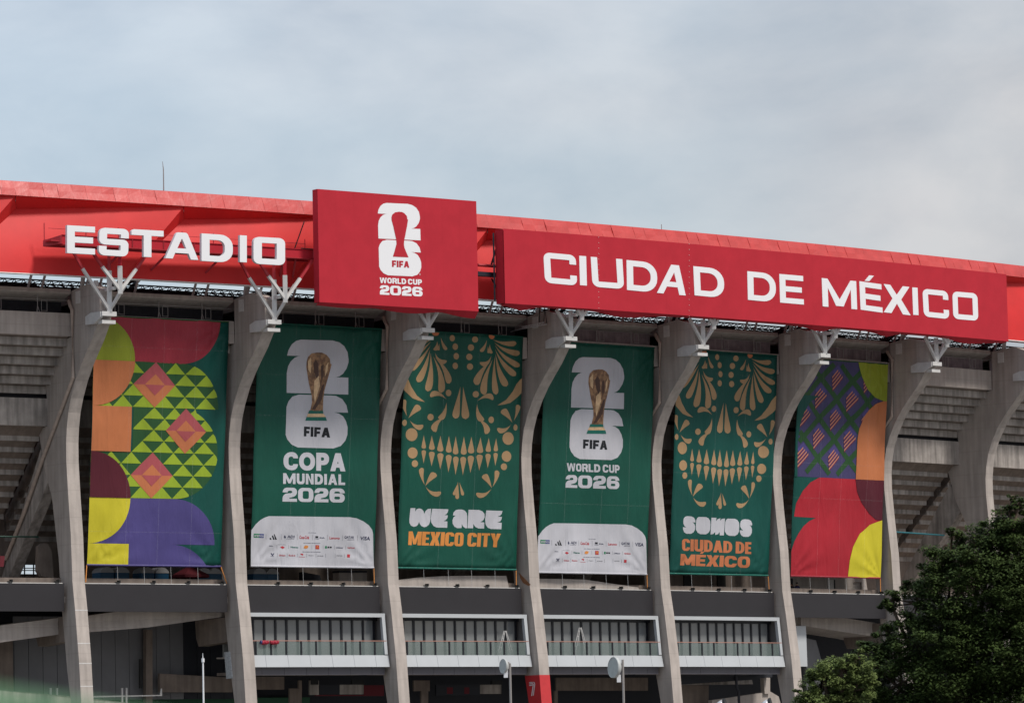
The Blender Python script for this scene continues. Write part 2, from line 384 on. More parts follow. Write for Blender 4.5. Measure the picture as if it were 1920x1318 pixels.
# concourse wall behind the cabins, with one opening to daylight
wz = [(-1.6, -.26, 13.35, 19.5), (-.10 + .0, 9.2, 13.35, 19.5)]
wl1 = MB()
hu0, hz1 = G(28, 1058, -11.2); hu1, hz0 = G(71, 1076, -11.2)
wl1.fbox(-1.6, hu0, -11.4, -11.2, 13.35, 20.0, 4); wl1.fbox(hu1, 9.2, -11.4, -11.2, 13.35, 20.0, 20)
wl1.fbox(hu0, hu1, -11.4, -11.2, hz1, 20.0); wl1.fbox(hu0, hu1, -11.4, -11.2, 13.35, hz0)
wl1.build('concourse_wall', concrete3, ST)

# ---- charcoal parapet bands with conduit and small floodlights
for i in range(-1, 8):
    a, b = i + UW - .012, i + .975
    if i == -1: a = -1.2
    band = MB().fbox(a, b, -.75, -.45, 12.31, 14.19, 4).build('parapet_band', darkband, ST)
    MB().fbox(a + .004, b - .004, -.68, -.56, 14.19, 14.25, 3).build('conduit', plate_w, band)
    for k in range(5):
        uu = a + (b - a) * (.03 + .235 * k)
        fl = MB().fbox(uu - .012, uu + .006, -.75, -.50, 14.25, 14.34).fbox(uu + .004, uu + .012, -.8, -.45, 14.25, 14.45)
        fl.build('floodlight', blk, band)
# kerb on the concourse edge behind the band
MB().fbox(-1.4, 8.0, -1.8, -1.45, 13.35, 14.62, 20).build('concourse_kerb', concrete3, ST)

# ---- glazed balconies in bays 1..4
for i in range(1, 5):
    a, b = i + UW + .002, i + .985
    B = MB()
    B.fbox(a, b, -1.6, -.05, 12.0, 12.27, 4)                                   # top rim
    B.build_ = None
    bal = B.build('balcony', alu, ST)
    # sloping side fin
    fin = [(-.22, 12.27), (-.5, 12.27), (-.2, 9.3), (.1, 9.3)]
    MB().prism([F(b - .002, -.05, 12.27), F(b - .002, .25, 9.35), F(b - .022, .25, 9.35), F(b - .022, -.05, 12.0), F(b - .016, -.05, 12.27)],
               [F(b + .000, -.35, 12.27), F(b + .000, -.05, 9.35), F(b - .020, -.05, 9.35), F(b - .020, -.35, 12.0), F(b - .014, -.35, 12.27)]).build('side_fin', alu, bal)
    MB().prism([F(b - .004, -1.3, 12.0), F(b - .004, -.3, 12.0), F(b - .004, .0, 9.3), F(b - .004, -1.3, 9.3)],
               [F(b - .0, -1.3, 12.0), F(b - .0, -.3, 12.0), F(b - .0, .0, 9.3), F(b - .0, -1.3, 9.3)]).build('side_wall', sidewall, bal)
    w7 = (b - a) / 6.3
    k = 0; uu = a - .3 * w7
    while uu < b - .01:                                                        # lower apron: separate sheets with open joints
        s0, s1 = max(uu, a) + .0008, min(uu + w7, b + .004) - .0008
        MB().prism([F(s0, .20, 9.3), F(s1, .20, 9.3), F(s1, .38, 8.47), F(s0, .38, 8.47)], [F(s0, -.1, 9.3), F(s1, -.1, 9.3), F(s1, -.1, 8.47), F(s0, -.1, 8.47)]).build('apron_panel', alu, bal)
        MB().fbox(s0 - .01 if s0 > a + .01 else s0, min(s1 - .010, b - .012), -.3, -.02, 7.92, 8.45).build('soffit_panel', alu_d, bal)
        uu += w7
    MB().fbox(a, b, -4, .0, 9.18, 9.28, 4).build('balcony_floor', concrete, bal)
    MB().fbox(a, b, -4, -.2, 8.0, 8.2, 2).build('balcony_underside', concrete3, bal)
    MB().fbox(a, b, -1.02, -.9, 11.80, 12.0, 4).build('head_rail', mull, bal)
    n = 12
    for k in range(n + 1):
        uu = i + .086 + .0725 * k
        if uu > b: break
        MB().fbox(uu - .0055, uu + .0055, -1.05, -.88, 9.28, 11.85).build('mullion', mull, bal)
        if uu + .07 < b + .02: MB().fbox(uu + .0055, min(uu + .067, b), -.99, -.97, 9.28, 11.80).build('pane', win_glass, bal)
    MB().fbox(a, b, -1.4, -1.25, 10.35, 10.62, 2).build('window_shelf', mat('pale_shelf', (.42, .42, .42), .7), bal)
    MB().fbox(a, b, -3.2, -3.1, 9.28, 12.0, 2).build('room_wall', mat('room_paint', (.30, .30, .29), .8), bal)
    MB().fbox(b - .11, b - .03, -2.2, -2.0, 9.28, 12.0).build('room_pillar', concrete3, bal)
    MB().fbox(a, b, .08, .15, 10.28, 10.34, 4).build('handrail', rail_m, bal)
    k = 0
    while True:
        uu = i + .122 + .0975 * k; k += 1
        if uu > b: break
        MB().fbox(uu - .0045, uu + .0045, .06, .16, 9.28, 10.28).build('rail_post', mull, bal)
        u2 = min(uu + .093, b - .012)
        if u2 > uu + .02: MB().fbox(uu + .0045, u2, .10, .115, 9.32, 10.24).build('rail_glass', rail_glass, bal)

# ---- structures under the band: curved access ramps, cladding, walls
px_prism([(-40, 1178), (0, 1172), (118, 1157), (163, 1154), (220, 1146), (300, 1137), (425, 1125), (425, 1155), (275, 1176), (163, 1185), (118, 1188), (0, 1204), (-40, 1211)], -2.0, 3.0, 'access_ramp', concrete, ST)
px_prism([(1470, 1150), (1584, 1158), (1640, 1167), (1700, 1180), (1700, 1205), (1640, 1193), (1575, 1183), (1509, 1173), (1470, 1168)], -2.2, 4.0, 'access_ramp', concrete, ST)
px_prism([(1492, 1173), (1511, 1173), (1514, 1249), (1500, 1249)], -1.6, .1, 'glazed_screen', alu, ST)
px_prism([(1502, 1150), (1504.5, 1150), (1505, 1173), (1502, 1173)], -1.7, .3, 'column', concrete, ST)
px_prism([(1512, 1196), (1530, 1200), (1547, 1262), (1547, 1330), (1512, 1330)], -4.2, .3, 'flank_wall', clad, ST)
for k in range(9):
    MB().fbox(-.9 + k * .088 + (.0 if k < 5 else .45), -.9 + k * .088 + .085 + (.0 if k < 5 else .45), -8.2, -8, 6.4, 12.3).build('cladding_panel', clad, ST)
for k in range(14):
    MB().fbox(.27 + k * .088, .27 + k * .088 + .0855, -8.25, -8.05, 6.5, 12.3).build('cladding_panel', clad if k < 9 else navy, ST)
px_prism([(262, 1235), (266, 1235), (266, 1290), (262, 1290)], -7.4, .12, 'downpipe', blk, ST)
px_prism([(274, 1180), (286, 1180), (286, 1318), (274, 1318)], -7.2, .4, 'column', concrete3, ST)
px_prism([(0, 1200), (24, 1196), (26, 1320), (0, 1320)], -6.5, .5, 'column', concrete3, ST)
px_prism([(300, 1262), (436, 1270), (436, 1297), (300, 1297)], -6.9, .3, 'low_wall', concrete3, ST)
px_prism([(-40, 1290), (0, 1293), (128, 1304), (250, 1318), (300, 1325), (300, 1400), (-40, 1400)], -2.6, .4, 'ramp_parapet', concrete2, ST)
for x in (94, 106, 228, 236):
    px_prism([(x, 1289), (x + 3, 1289), (x + 3, 1330), (x, 1330)], -5, .1, 'bollard_post', plate_w, ST)
px_prism([(172, 1304), (300, 1302), (302, 1290), (304, 1290), (304, 1304), (172, 1307)], -5, .06, 'pipe_rail', plate_w, ST)
MB().fbox(-1.2, 8.6, -10.5, -10.2, GZ, 12.9, 20).build('rear_wall', navy, ST)
MB().fbox(.6, 2.0, -9.9, -9.7, GZ, 6.6, 6).build('green_wall', green_wall, ST)
MB().fbox(-1.2, .6, -9.9, -9.7, GZ, 6.1, 6).build('green_wall', green_wall, ST)
# boards and panels hung under the balconies
for (x0, y0, x1, y1, mm) in [(478, 1268, 533, 1292, concrete3), (581, 1275, 598, 1302, concrete2), (582, 1272, 597, 1283, blk), (599, 1283, 637, 1301, navy), (637, 1283, 682, 1301, concrete2),
                             (660, 1274, 682, 1283, blk), (682, 1284, 720, 1302, darkred), (560, 1275, 566, 1318, concrete3), (543, 1290, 560, 1318, concrete3), (592, 1302, 720, 1304, darkred),
                             (776, 1275, 806, 1295, concrete3), (790, 1290, 803, 1318, concrete3), (818, 1283, 860, 1303, navy), (860, 1283, 900, 1303, navy), (838, 1288, 880, 1300, darkred),
                             (900, 1283, 940, 1300, concrete2), (922, 1275, 942, 1283, blk), (1043, 1270, 1215, 1294, concrete3), (1040, 1294, 1046, 1318, concrete3)]:
    px_prism([(x0, y0), (x1, y0), (x1, y1), (x0, y1)], -6.5, .15, 'hanging_board', mm, ST)
px_prism([(1275, 1273), (1448, 1263), (1448, 1269), (1275, 1283)], -2.4, .5, 'access_ramp', navy, ST)
px_prism([(1275, 1283), (1410, 1274), (1412, 1282), (1275, 1283.6)], -4.8, .3, 'access_ramp', concrete2, ST)
px_prism([(1275, 1284), (1329, 1284), (1329, 1330), (1275, 1330)], -5, .4, 'rear_panel', concrete3, ST)
px_prism([(1335, 1312), (1430, 1298), (1445, 1296), (1460, 1305), (1470, 1340), (1335, 1340)], -3.2, .4, 'ramp_parapet', concrete, ST)
px_prism([(1432, 1270), (1444, 1270), (1444, 1300), (1434, 1300)], -3.0, .4, 'column', concrete, ST)
MB().tube([F(*p) for p in [(4.78, -2.3, 8.1), (4.785, -2.3, 7.0), (4.80, -2.3, 6.6), (4.80, -2.3, 5.2)]], .11).build('downpipe', steel_d, ST)
# ledges seen above the band in bays 2, 3 and 5
z4 = Zm(740, 1060, 3.918)
px_prism([z4(a, b) for a, b in [(18, 106), (170, 88), (350, 78), (520, 75), (820, 75), (838, 150), (838, 200), (0, 200)]], -1.3, .3, 'curved_parapet', concrete, ST)
px_prism([z4(a, b) for a, b in [(1045, 96), (1200, 97), (1400, 103), (1600, 133), (1790, 160), (1800, 200), (1045, 200)]], -1.3, .3, 'curved_parapet', concrete, ST)
z5 = Zm(1240, 1065, 4.267)
w5 = px_prism([z5(a, b) for a, b in [(980, 40), (1630, 40), (1650, 180), (1660, 215), (980, 215)]], -3.4, .25, 'service_wall', concrete, ST)
px_prism([z5(a, b) for a, b in [(1330, 92), (1385, 92), (1388, 180), (1333, 180)]], -3.36, .05, 'door', plate_w, w5)
px_prism([z5(a, b) for a, b in [(1385, 92), (1391, 92), (1394, 180), (1388, 180)]], -3.3, .08, 'door_frame', blk, w5)
px_prism([z5(a, b) for a, b in [(1545, 108), (1602, 110), (1605, 180), (1598, 180), (1596, 116), (1545, 114)]], -3.3, .05, 'door_frame', concrete3, w5)
px_prism([z5(a, b) for a, b in [(1015, 82), (1052, 82), (1055, 165), (1015, 165)]], -3.36, .06, 'doorway', navy, w5)
w4 = px_prism([z5(a, b) for a, b in [(50, 30), (860, 30), (860, 200), (50, 200)]], -4.2, .25, 'service_wall', concrete3, ST)
for x in (183, 452): px_prism([z5(a, b) for a, b in [(x, 58), (x + 62, 60), (x + 64, 150), (x, 150)]], -4.1, .1, 'doorway', blk, w4)
w2 = px_prism([(455, 1060), (715, 1066), (715, 1100), (455, 1100)], -5.8, .25, 'service_wall', concrete3, ST)
px_prism([(636, 1073), (688, 1073), (688, 1090), (636, 1090)], -4.6, .8, 'cabinet', concrete, w2)
px_prism([(636, 1070), (688, 1070), (688, 1073), (636, 1073)], -4.5, .9, 'cabinet_lid', navy, w2)
px_prism([(568, 1072), (600, 1078), (604, 1091), (568, 1091)], -4.6, .5, 'equipment', navy, w2)
px_prism([(72, 1024), (80, 1018), (88, 1019), (97, 1032), (101, 1084), (78, 1080), (71, 1070)], -6, .4, 'curved_wall', concrete3, ST)
px_prism([(0, 1042), (9, 1042), (7, 1062), (0, 1062)], -4, .2, 'red_panel', darkred, ST)
# rust streak on pier 3
q = [radial_pt(*z4(a, b), 3, .0012) for a, b in [(912, 50), (1000, 140), (985, 150), (945, 128), (925, 95)]]; q2 = [radial_pt(*z4(a, b), 3, .0003) for a, b in [(912, 50), (1000, 140), (985, 150), (945, 128), (925, 95)]]
MB().prism(q, q2).build('rusty_patch', rust, piers[4])
# railing seen in the daylight opening
dr = MB()
for x in (34, 46, 63): dr.tube([F(*((lambda g: (g[0], -10.9, g[1]))(G(x, y, -10.9)))) for y in (1056, 1084)], .05)
for y in (1065, 1069): dr.tube([F(*((lambda g: (g[0], -10.9, g[1]))(G(x, y, -10.9)))) for x in (24, 74)], .035)
dr.build('opening_railing', mull, ST)
# teal conduits across bay 6 and bay -1
MB().tube([F(6.1, -4.4, 19.6), F(6.95, -4.4, 19.4)], .07).build('conduit', mat('teal_pipe', (.02, .14, .17), .6), ST)
MB().tube([F(-1.2, -4.6, 17.55), F(.0, -4.6, 17.6)], .06).build('conduit', mat('dark_green_pipe', (.01, .05, .035), .6), ST)

# ---- drain pipes down the pier flanks
for i in (0, 2, 4, 6):
    dx = -.012
    MB().tube([F(i + dx * .6, .3, 33.4), F(i + dx, .55, 33.1), F(i + dx, .85, 32.7), F(i + dx, .85, 28.1), F(i + dx, -.6, 26.35), F(i + dx, -3.56, 22.9), F(i + dx, -6.3, 19.4), F(i + dx, -9.1, 16.3)] if i == 0 else
              [F(i + dx * .6, .3, 33.4), F(i + dx, .55, 33.1), F(i + dx, .85, 32.7), F(i + dx, .62, 28.2), F(i + dx, -1.0, 26.6)], .13, 8).build('drain_pipe', pipe_m, ST)
# ---- roof trusses behind the ledge
for i in range(-1, 8):
    T = MB()
    for o0, z0 in ((-1.6, 34.95), (-1.6, 34.45), (-2.6, 34.8)):
        T.tube([F(i + k / 4, o0, z0) for k in range(5)], .055, 5)
    tr = T.build('roof_truss', steel_d, ST)
    D = MB(); n = 18
    for k in range(n):
        u0, u1, um = i + k / n, i + (k + 1) / n, i + (k + .5) / n
        D.tube([F(u0, -1.6, 34.45), F(um, -1.6, 34.95)], .035, 4).tube([F(um, -1.6, 34.95), F(u1, -1.6, 34.45)], .035, 4)
        D.tube([F(u0, -2.6, 34.8), F(um, -1.6, 34.45)], .035, 4).tube([F(um, -1.6, 34.95), F(u0, -2.6, 34.8)], .03, 4)
    for k in range(26):                       # deeper tangle of catwalk members
        uu = i + random.random(); oo = -4 - 5 * random.random()
        D.tube([F(uu, oo, 34.2 + .3 * random.random()), F(uu + random.uniform(-.07, .07), oo + random.uniform(-.5, .5), 34.5 + .75 * random.random())], .03, 4)
    D.build('lattice', steel_d, tr)['kind'] = 'stuff'
    E_ = MB()
    for p, q, w_ in (((i + .3, -5, 34.3), (i + .75, -6, 36.2), .3), ((i + .55, -7, 34.2), (i + .5, -3, 36.5), .2), ((i + .6, -7, 34.2), (i + .65, -3, 36.5), .2), ((i + .02, -4, 34.7), (i + .98, -4, 34.85), .26)):
        MB().bar(F(*p), F(*q), w_).build('main_brace', steel_d, tr)
    for uu in (.12, .2, .42, .78, .86): MB().bar(F(i + uu, -.4, 34.2), F(i + uu + .02, .2, 36), .13).build('roof_strut', plate_w, tr)
# ---- red roof edge: cap panels, dark soffit, folded main panels
NC = 12
ph = .577 - .5                                    # cap joints start at the diagonal folds
for j in range(-1 * NC - 6, 8 * NC + 4):
    u0 = .577 + (j - NC * 0) / NC - .5; u1 = u0 + 1 / NC
    if u0 < -1.0 or u0 > 8.2: continue
    r1, r2 = random.uniform(-.02, .02), random.uniform(-.02, .02)
    a_, b_ = u0 + .0004, u1 - .0004
    pts = [F(a_, 3.12 + r1, 39.98), F(b_, 3.12 + r2, 39.98), F(b_, 2.70 + r1 * .5, 41.0), F(a_, 2.70 + r2 * .5, 41.0)]
    mid = [(pts[0] + pts[3]) / 2, (pts[1] + pts[2]) / 2]; bul = random.uniform(-.05, .06)
    off = (F(u0, 4, 40) - F(u0, 3, 40)) * bul; mid = [mid[0] + off, mid[1] + off * random.uniform(.3, 1.2)]
    M_ = MB(); ins = F(u0, 2.5, 40) - F(u0, 3, 40)
    M_.add([pts[0], pts[1], mid[1], mid[0], pts[2], pts[3]] + [p + ins * .25 for p in (pts[0], pts[1], pts[2], pts[3])],
           [(0, 1, 2, 3), (3, 2, 4, 5), (6, 9, 8, 7), (0, 6, 7, 1), (5, 4, 8, 9), (0, 3, 5, 9, 6), (1, 7, 8, 4, 2)])
    M_.build('cap_panel', red_cap, ST)
# roof slab behind the cap so that no sky shows through the edge
sl = [(2.85, 39.95), (2.55, 41.02), (1.5, 41.2), (-24, 43.5), (-24, 43.1), (1.0, 40.0)]
RFS = MB()
for k in range(20):
    u0, u1 = -1.8 + k * .55, -1.8 + (k + 1) * .55
    RFS.prism([F(u0, o, z) for o, z in sl], [F(u1, o, z) for o, z in sl])
RFS.build('roof_sheet', red_dk, ST)
XB = 2.6
for i in range(-2, 8):
    uR = i + .577; uL = uR - 1.0              # diagonal fold at the top right corner
    nz_ = 9
    def P_(s, t, proud=None):                 # s along the panel 0..1, t from top (0) to bottom (1)
        dg = -.40 * t                         # the whole panel leans with its folds
        w0 = .045 * (1 - t)                   # width of the chamfer at its left
        u = (uL + w0) * (1 - s) + uR * s + dg
        z = 39.22 * (1 - s) + 39.93 * s
        z = z * (1 - t) + 34.68 * t
        oo = (2.0 * (1 - s) + 2.92 * s) * (1 - t) + 3.35 * t + .10 * sin(pi * t)
        return F(u, oo, z)
    vs = []; fs = []; ns = 6
    for a in range(ns + 1):
        for b in range(nz_ + 1): vs.append(P_(a / ns, b / nz_))
    for a in range(ns):
        for b in range(nz_):
            k = a * (nz_ + 1) + b; fs.append((k, k + nz_ + 1, k + nz_ + 2, k + 1))
    M_ = MB(); M_.add(vs, fs); mp_ = M_.build('edge_panel', red_pan, ST, smooth=True)
    # chamfer between the previous proud edge and this recessed one, plus soffit under the cap
    ch = MB(); cv = []
    for b in range(nz_ + 1):
        t = b / nz_; dg = -.40 * t
        z = 39.95 * (1 - t) + 34.68 * t
        oo = 2.92 * (1 - t) + 3.35 * t + .10 * sin(pi * t)
        cv.append(F(uL + dg, oo, z)); cv.append(P_(0, t))
    ch.add(cv, [(2 * b, 2 * b + 1, 2 * b + 3, 2 * b + 2) for b in range(nz_)])
    cs = []
    for a in range(ns + 1):
        s = a / ns; cs.append(P_(s, 0)); cs.append(F((uL) * (1 - s) + uR * s, 3.0, 39.97))
    ch.add(cs, [(2 * a, 2 * a + 1, 2 * a + 3, 2 * a + 2) for a in range(ns)])
    ch.build('edge_return', red_pan, mp_)
    bt = MB(); bt.tube([P_(a / ns, 1) for a in range(ns + 1)], .06, 4).build('bottom_trim', plate_w, mp_)
lb = MB()
for k in range(20):
    u0, u1 = -1.8 + k * .55, -1.8 + (k + 1) * .55
    lb.prism([F(u0, o, z) for o, z in [(3.2, 34.75), (1.2, 34.9), (1.0, 39.9), (1.75, 39.3)]], [F(u1, o, z) for o, z in [(3.2, 34.75), (1.2, 34.9), (1.0, 39.9), (1.75, 39.3)]])
lb.build('edge_backing', red_dk, ST)
# spires on the roof
MB().tube([F(.5, 2, 41.1), F(.5, 2, 42.6), F(.495, 2, 43.15)], [.05, .035, .012], 6).build('lightning_rod', steel_g, ST)
MB().tube([F(3.94, 2, 41.1), F(3.94, 2, 41.5)], .03, 6).build('lightning_rod', steel_g, ST)

# ================================================================== sign brackets (white steel trees on the pier tips)
BN = ['white steel bracket under the big white letters E and S, leftmost of the row',
      'white steel bracket under the last white letter O, left of the red square sign',
      'white steel bracket half hidden under the red square sign',
      'white steel bracket under the first C of the long red board',
      'white steel bracket under the second D of the long red board',
      'white steel bracket under the M of the long red board',
      'white steel bracket under the last letters of the long red board, rightmost of the row',
      'white steel bracket cut by the right edge of the picture']
# the forked post stands on a haunch clamped to each pier tip
for i in range(0, 8):
    T = thing('sign_bracket', F(i + .03, 4.4, 32.3), BN[i], 'bracket', 'white steel brackets on the pier tips')
    MB().prism([F(i - .016, o, z) for o, z in [(2.75, 31.5), (2.75, 32.05), (3.5, 32.25), (4.85, 32.2), (4.85, 31.85), (4.0, 31.45)]],
               [F(i - .001, o, z) for o, z in [(2.75, 31.5), (2.75, 32.05), (3.5, 32.25), (4.85, 32.2), (4.85, 31.85), (4.0, 31.45)]]).build('clamp_plate', steel_w, T)
    MB().fbox(i - .010, i + UW + .002, 4.46, 4.95, 31.92, 32.22).build('seat_beam', steel_w, T)
    MB().fbox(i - .002, i + UW + .004, 4.2, 4.75, 31.42, 31.66).build('seat_beam', steel_w, T)
    tp = 36.6 if i < 2 else 34.12
    def seg(p, q, w, m_, nm):
        p, q = np.array(p, float), np.array(q, float)
        if q[2] > tp: q = p + (q - p) * (tp - p[2]) / (q[2] - p[2])
        if q[2] > p[2] + .02 or nm == 'tie_beam': MB().bar(F(i + p[0], p[1], p[2]), F(i + q[0], q[1], q[2]), w).build(nm, m_, T)
    seg((.041, 4.8, 32.2), (.041, 4.8, 35.0), .32, steel_w, 'post')
    seg((.036, 3.1, 32.5), (.036, 3.1, 34.5), .3, steel_w, 'rear_post')
    seg((.04, 3.1, 33.75), (.04, 5.5, 33.75), .22, steel_w, 'tie_beam')
    seg((.07, 5.6, 33.35), (.07, 5.6, 35.25), .30, steel_w, 'front_post')
    seg((.041, 4.8, 32.3), (-.115, 4.8, 35.05), .19, steel_w, 'arm')
    seg((.041, 4.8, 32.3), (.17, 4.8, 34.75), .17, steel_w, 'arm')
    seg((.041, 4.8, 32.3), (.066, 5.6, 33.4), .17, steel_w, 'arm')
    seg((.07, 5.6, 33.6), (-.035, 5.6, 35.15), .2, steel_w, 'arm')
    seg((.07, 5.6, 33.6), (.165, 5.6, 35.1), .2, steel_w, 'arm')
    if i < 2:
        for p, q, w_ in (((.041, 4.8, 35.0), (.041, 4.8, 36.6), .2), ((.07, 5.6, 35.25), (.07, 5.6, 36.5), .22), ((-.115, 4.8, 35.05), (-.17, 4.8, 36.2), .16), ((-.035, 5.6, 35.15), (-.09, 5.6, 36.1), .17), ((.165, 5.6, 35.1), (.245, 5.6, 36.4), .17)):
            seg(p, q, w_, red_fab if w_ == .22 else red_dk, 'upper_arm')

# ================================================================== 2-D drawing kit for letters and print
def rr(pts, n=6):
    "ring with a fillet radius per vertex -> list of 2-D points"
    out = []; L = len(pts)
    for i, p in enumerate(pts):
        x, y, r = p if len(p) == 3 else (*p, 0)
        if r <= 1e-6: out.append((x, y)); continue
        a = np.array(pts[i - 1][:2], float) - (x, y); b = np.array(pts[(i + 1) % L][:2], float) - (x, y)
        la, lb = np.linalg.norm(a), np.linalg.norm(b); r_ = min(r, la * .5 if len(pts[i-1]) == 3 and pts[i-1][2] > 0 else la, lb * .5 if len(pts[(i+1) % L]) == 3 and pts[(i+1) % L][2] > 0 else lb)
        p0 = np.array((x, y)) + a / la * r_; p1 = np.array((x, y)) + b / lb * r_; c = np.array((x, y))
        k = .5523
        for j in range(n + 1):
            t = j / n; q = (1 - t)**3 * p0 + 3 * (1 - t)**2 * t * (p0 + (c - p0) * k) + 3 * (1 - t) * t * t * (p1 + (c - p1) * k) + t**3 * p1
            out.append(tuple(q))
    return out
def glyph(ch, s, t, R, r, w=None, h1=None):
    "heavy grotesque letters drawn as outlines; returns (width, [ [outer, hole...], ... ]) with cap height 1"
    w = w or {'I': s, 'M': 1.22, 'W': 1.3, 'E': .74, 'F': .7, 'L': .68, 'T': .78, 'A': .92, 'P': .76, 'Y': .86, 'V': .9, 'X': .9}.get(ch, .84)
    if ch in 'MW' and w < 2.6 * s: w = 2.6 * s + .35
    h1 = h1 or t + .12
    bw = .5 - t / 2; tw = .5 + t / 2
    hole_o = rr([(s, t, r), (w - s, t, r), (w - s, 1 - t, r), (s, 1 - t, r)])
    if ch == 'I': P = [[rr([(0, 0), (s, 0), (s, 1), (0, 1)])]]; w = s
    elif ch == 'E': P = [[[(0, 0), (w, 0), (w, t), (s, t), (s, bw), (w * .93, bw), (w * .93, tw), (s, tw), (s, 1 - t), (w, 1 - t), (w, 1), (0, 1)]]]
    elif ch == 'F': P = [[[(0, 0), (s, 0), (s, bw - .05), (w * .9, bw - .05), (w * .9, tw - .05), (s, tw - .05), (s, 1 - t), (w, 1 - t), (w, 1), (0, 1)]]]
    elif ch == 'L': P = [[[(0, 0), (w, 0), (w, t), (s, t), (s, 1), (0, 1)]]]
    elif ch == 'T': P = [[[(w / 2 - s / 2, 0), (w / 2 + s / 2, 0), (w / 2 + s / 2, 1 - t), (w, 1 - t), (w, 1), (0, 1), (0, 1 - t), (w / 2 - s / 2, 1 - t)]]]
    elif ch in 'O0': P = [[rr([(0, 0, R), (w, 0, R), (w, 1, R), (0, 1, R)]), hole_o]]
    elif ch == 'D': P = [[rr([(0, 0), (w, 0, max(R, .42)), (w, 1, max(R, .42)), (0, 1)]), rr([(s, t), (w - s, t, max(r, .22)), (w - s, 1 - t, max(r, .22)), (s, 1 - t)])]]
    elif ch == 'C': P = [[rr([(0, 0, R), (w, 0, R), (w, h1), (w - s, h1), (w - s, t, r), (s, t, r), (s, 1 - t, r), (w - s, 1 - t, r), (w - s, 1 - h1), (w, 1 - h1), (w, 1, R), (0, 1, R)])]]
    elif ch == 'U': P = [[rr([(0, 0, R), (w, 0, R), (w, 1), (w - s, 1), (w - s, t, r), (s, t, r), (s, 1), (0, 1)])]]
    elif ch == 'S': P = [[rr([(0, 0, R), (w, 0, R), (w, tw, R), (s, tw, r), (s, 1 - t, r), (w - s, 1 - t, r), (w - s, 1 - h1), (w, 1 - h1), (w, 1, R), (0, 1, R), (0, bw, R), (w - s, bw, r), (w - s, t, r), (s, t, r), (s, h1), (0, h1)])]]
    elif ch == '2': P = [[rr([(0, 0), (w, 0), (w, t), (s + .12, t, r), (s + .12, t + .06, r), (w, bw + .02, R), (w, 1, R), (0, 1, R), (0, 1 - h1), (s, 1 - h1), (s, 1 - t, r), (w - s, 1 - t, r), (w - s, tw, r), (0, tw - .04, R)])]]
    elif ch == '6': P = [[rr([(0, 0, R), (w, 0, R), (w, tw + .03, R), (s, tw + .03), (s, 1 - t, r), (w - s, 1 - t, r), (w - s, 1 - h1), (w, 1 - h1), (w, 1, R), (0, 1, R)]), rr([(s, t, r), (w - s, t, r), (w - s, tw + .03 - t, r), (s, tw + .03 - t, r)])]]
    elif ch == 'P': P = [[rr([(0, 0), (s, 0), (s, .32), (w, .32, .32), (w, 1, .32), (0, 1)]), rr([(s, .32 + t), (w - s, .32 + t, .14), (w - s, 1 - t, .14), (s, 1 - t)])]]
    elif ch == 'R': P = [[rr([(0, 0), (s, 0), (s, .36), (w - s - .1, .36), (w - s, 0), (w + .04, 0), (w - .1, .42), (w, .5, .1), (w, 1, .32), (0, 1)]), rr([(s, .36 + t * .9), (w - s, .36 + t * .9, .14), (w - s, 1 - t, .14), (s, 1 - t)])]]
    elif ch == 'A':
        c = w / 2; k = s * .56; z0 = .20; sl_ = (c - k) / 1.0
        xi = lambda y: s * 1.04 + sl_ * y
        P = [[[(0, 0), (s * 1.04, 0), (xi(z0), z0), (w - xi(z0), z0), (w - s * 1.04, 0), (w, 0), (c + k, 1), (c - k, 1)], [(xi(z0 + t * .85), z0 + t * .85), (w - xi(z0 + t * .85), z0 + t * .85), (c + .01, min(.86, (c - s * 1.04) / sl_)), (c - .01, min(.86, (c - s * 1.04) / sl_))]]]
    elif ch == 'V': P = [[[(w / 2 - s * .5, 0), (w / 2 + s * .5, 0), (w, 1), (w - s * 1.05, 1), (w / 2, .32), (s * 1.05, 1), (0, 1)]]]
    elif ch == 'Y': P = [[[(w / 2 - s / 2, 0), (w / 2 + s / 2, 0), (w / 2 + s / 2, .42), (w, 1), (w - s * 1.1, 1), (w / 2, .66), (s * 1.1, 1), (0, 1), (w / 2 - s / 2, .42)]]]
    elif ch == 'X':
        P = [[[(0, 0), (s * 1.15, 0), (w / 2, .5 - s * .62), (w - s * 1.15, 0), (w, 0), (w / 2 + s * .66, .5), (w, 1), (w - s * 1.15, 1), (w / 2, .5 + s * .62), (s * 1.15, 1), (0, 1), (w / 2 - s * .66, .5)]]]
    elif ch == 'N': P = [[[(0, 0), (s, 0), (s, 1 - s * 1.35), (w - s, 0), (w, 0), (w, 1), (w - s, 1), (w - s, s * 1.35), (s, 1), (0, 1)]]]
    elif ch == 'M': c = w / 2; k = s * .42; P = [[[(0, 0), (s, 0), (s, 1 - s * 1.7), (c - k, .06), (c + k, .06), (w - s, 1 - s * 1.7), (w - s, 0), (w, 0), (w, 1), (w - s * 1.08, 1), (c, s * 1.5), (s * 1.08, 1), (0, 1)]]]
    elif ch == 'W': c = w / 2; P = [[[(w * .16, 0), (w * .16 + s, 0), (c, 1 - s * 1.1), (w - w * .16 - s, 0), (w - w * .16, 0), (w, 1), (w - s, 1), (w * .78 - .02, s * 1.4), (c + s * .42, 1), (c - s * .42, 1), (w * .22 + .02, s * 1.4), (s, 1), (0, 1)]]]
    elif ch == 'É':
        w, P = glyph('E', s, t, R, r, w, h1); P = P + [[[(w * .38, 1.08), (w * .62, 1.08), (w * .86, 1.3), (w * .52, 1.3)]]]
    else: P = []; w = .42
    return w, P
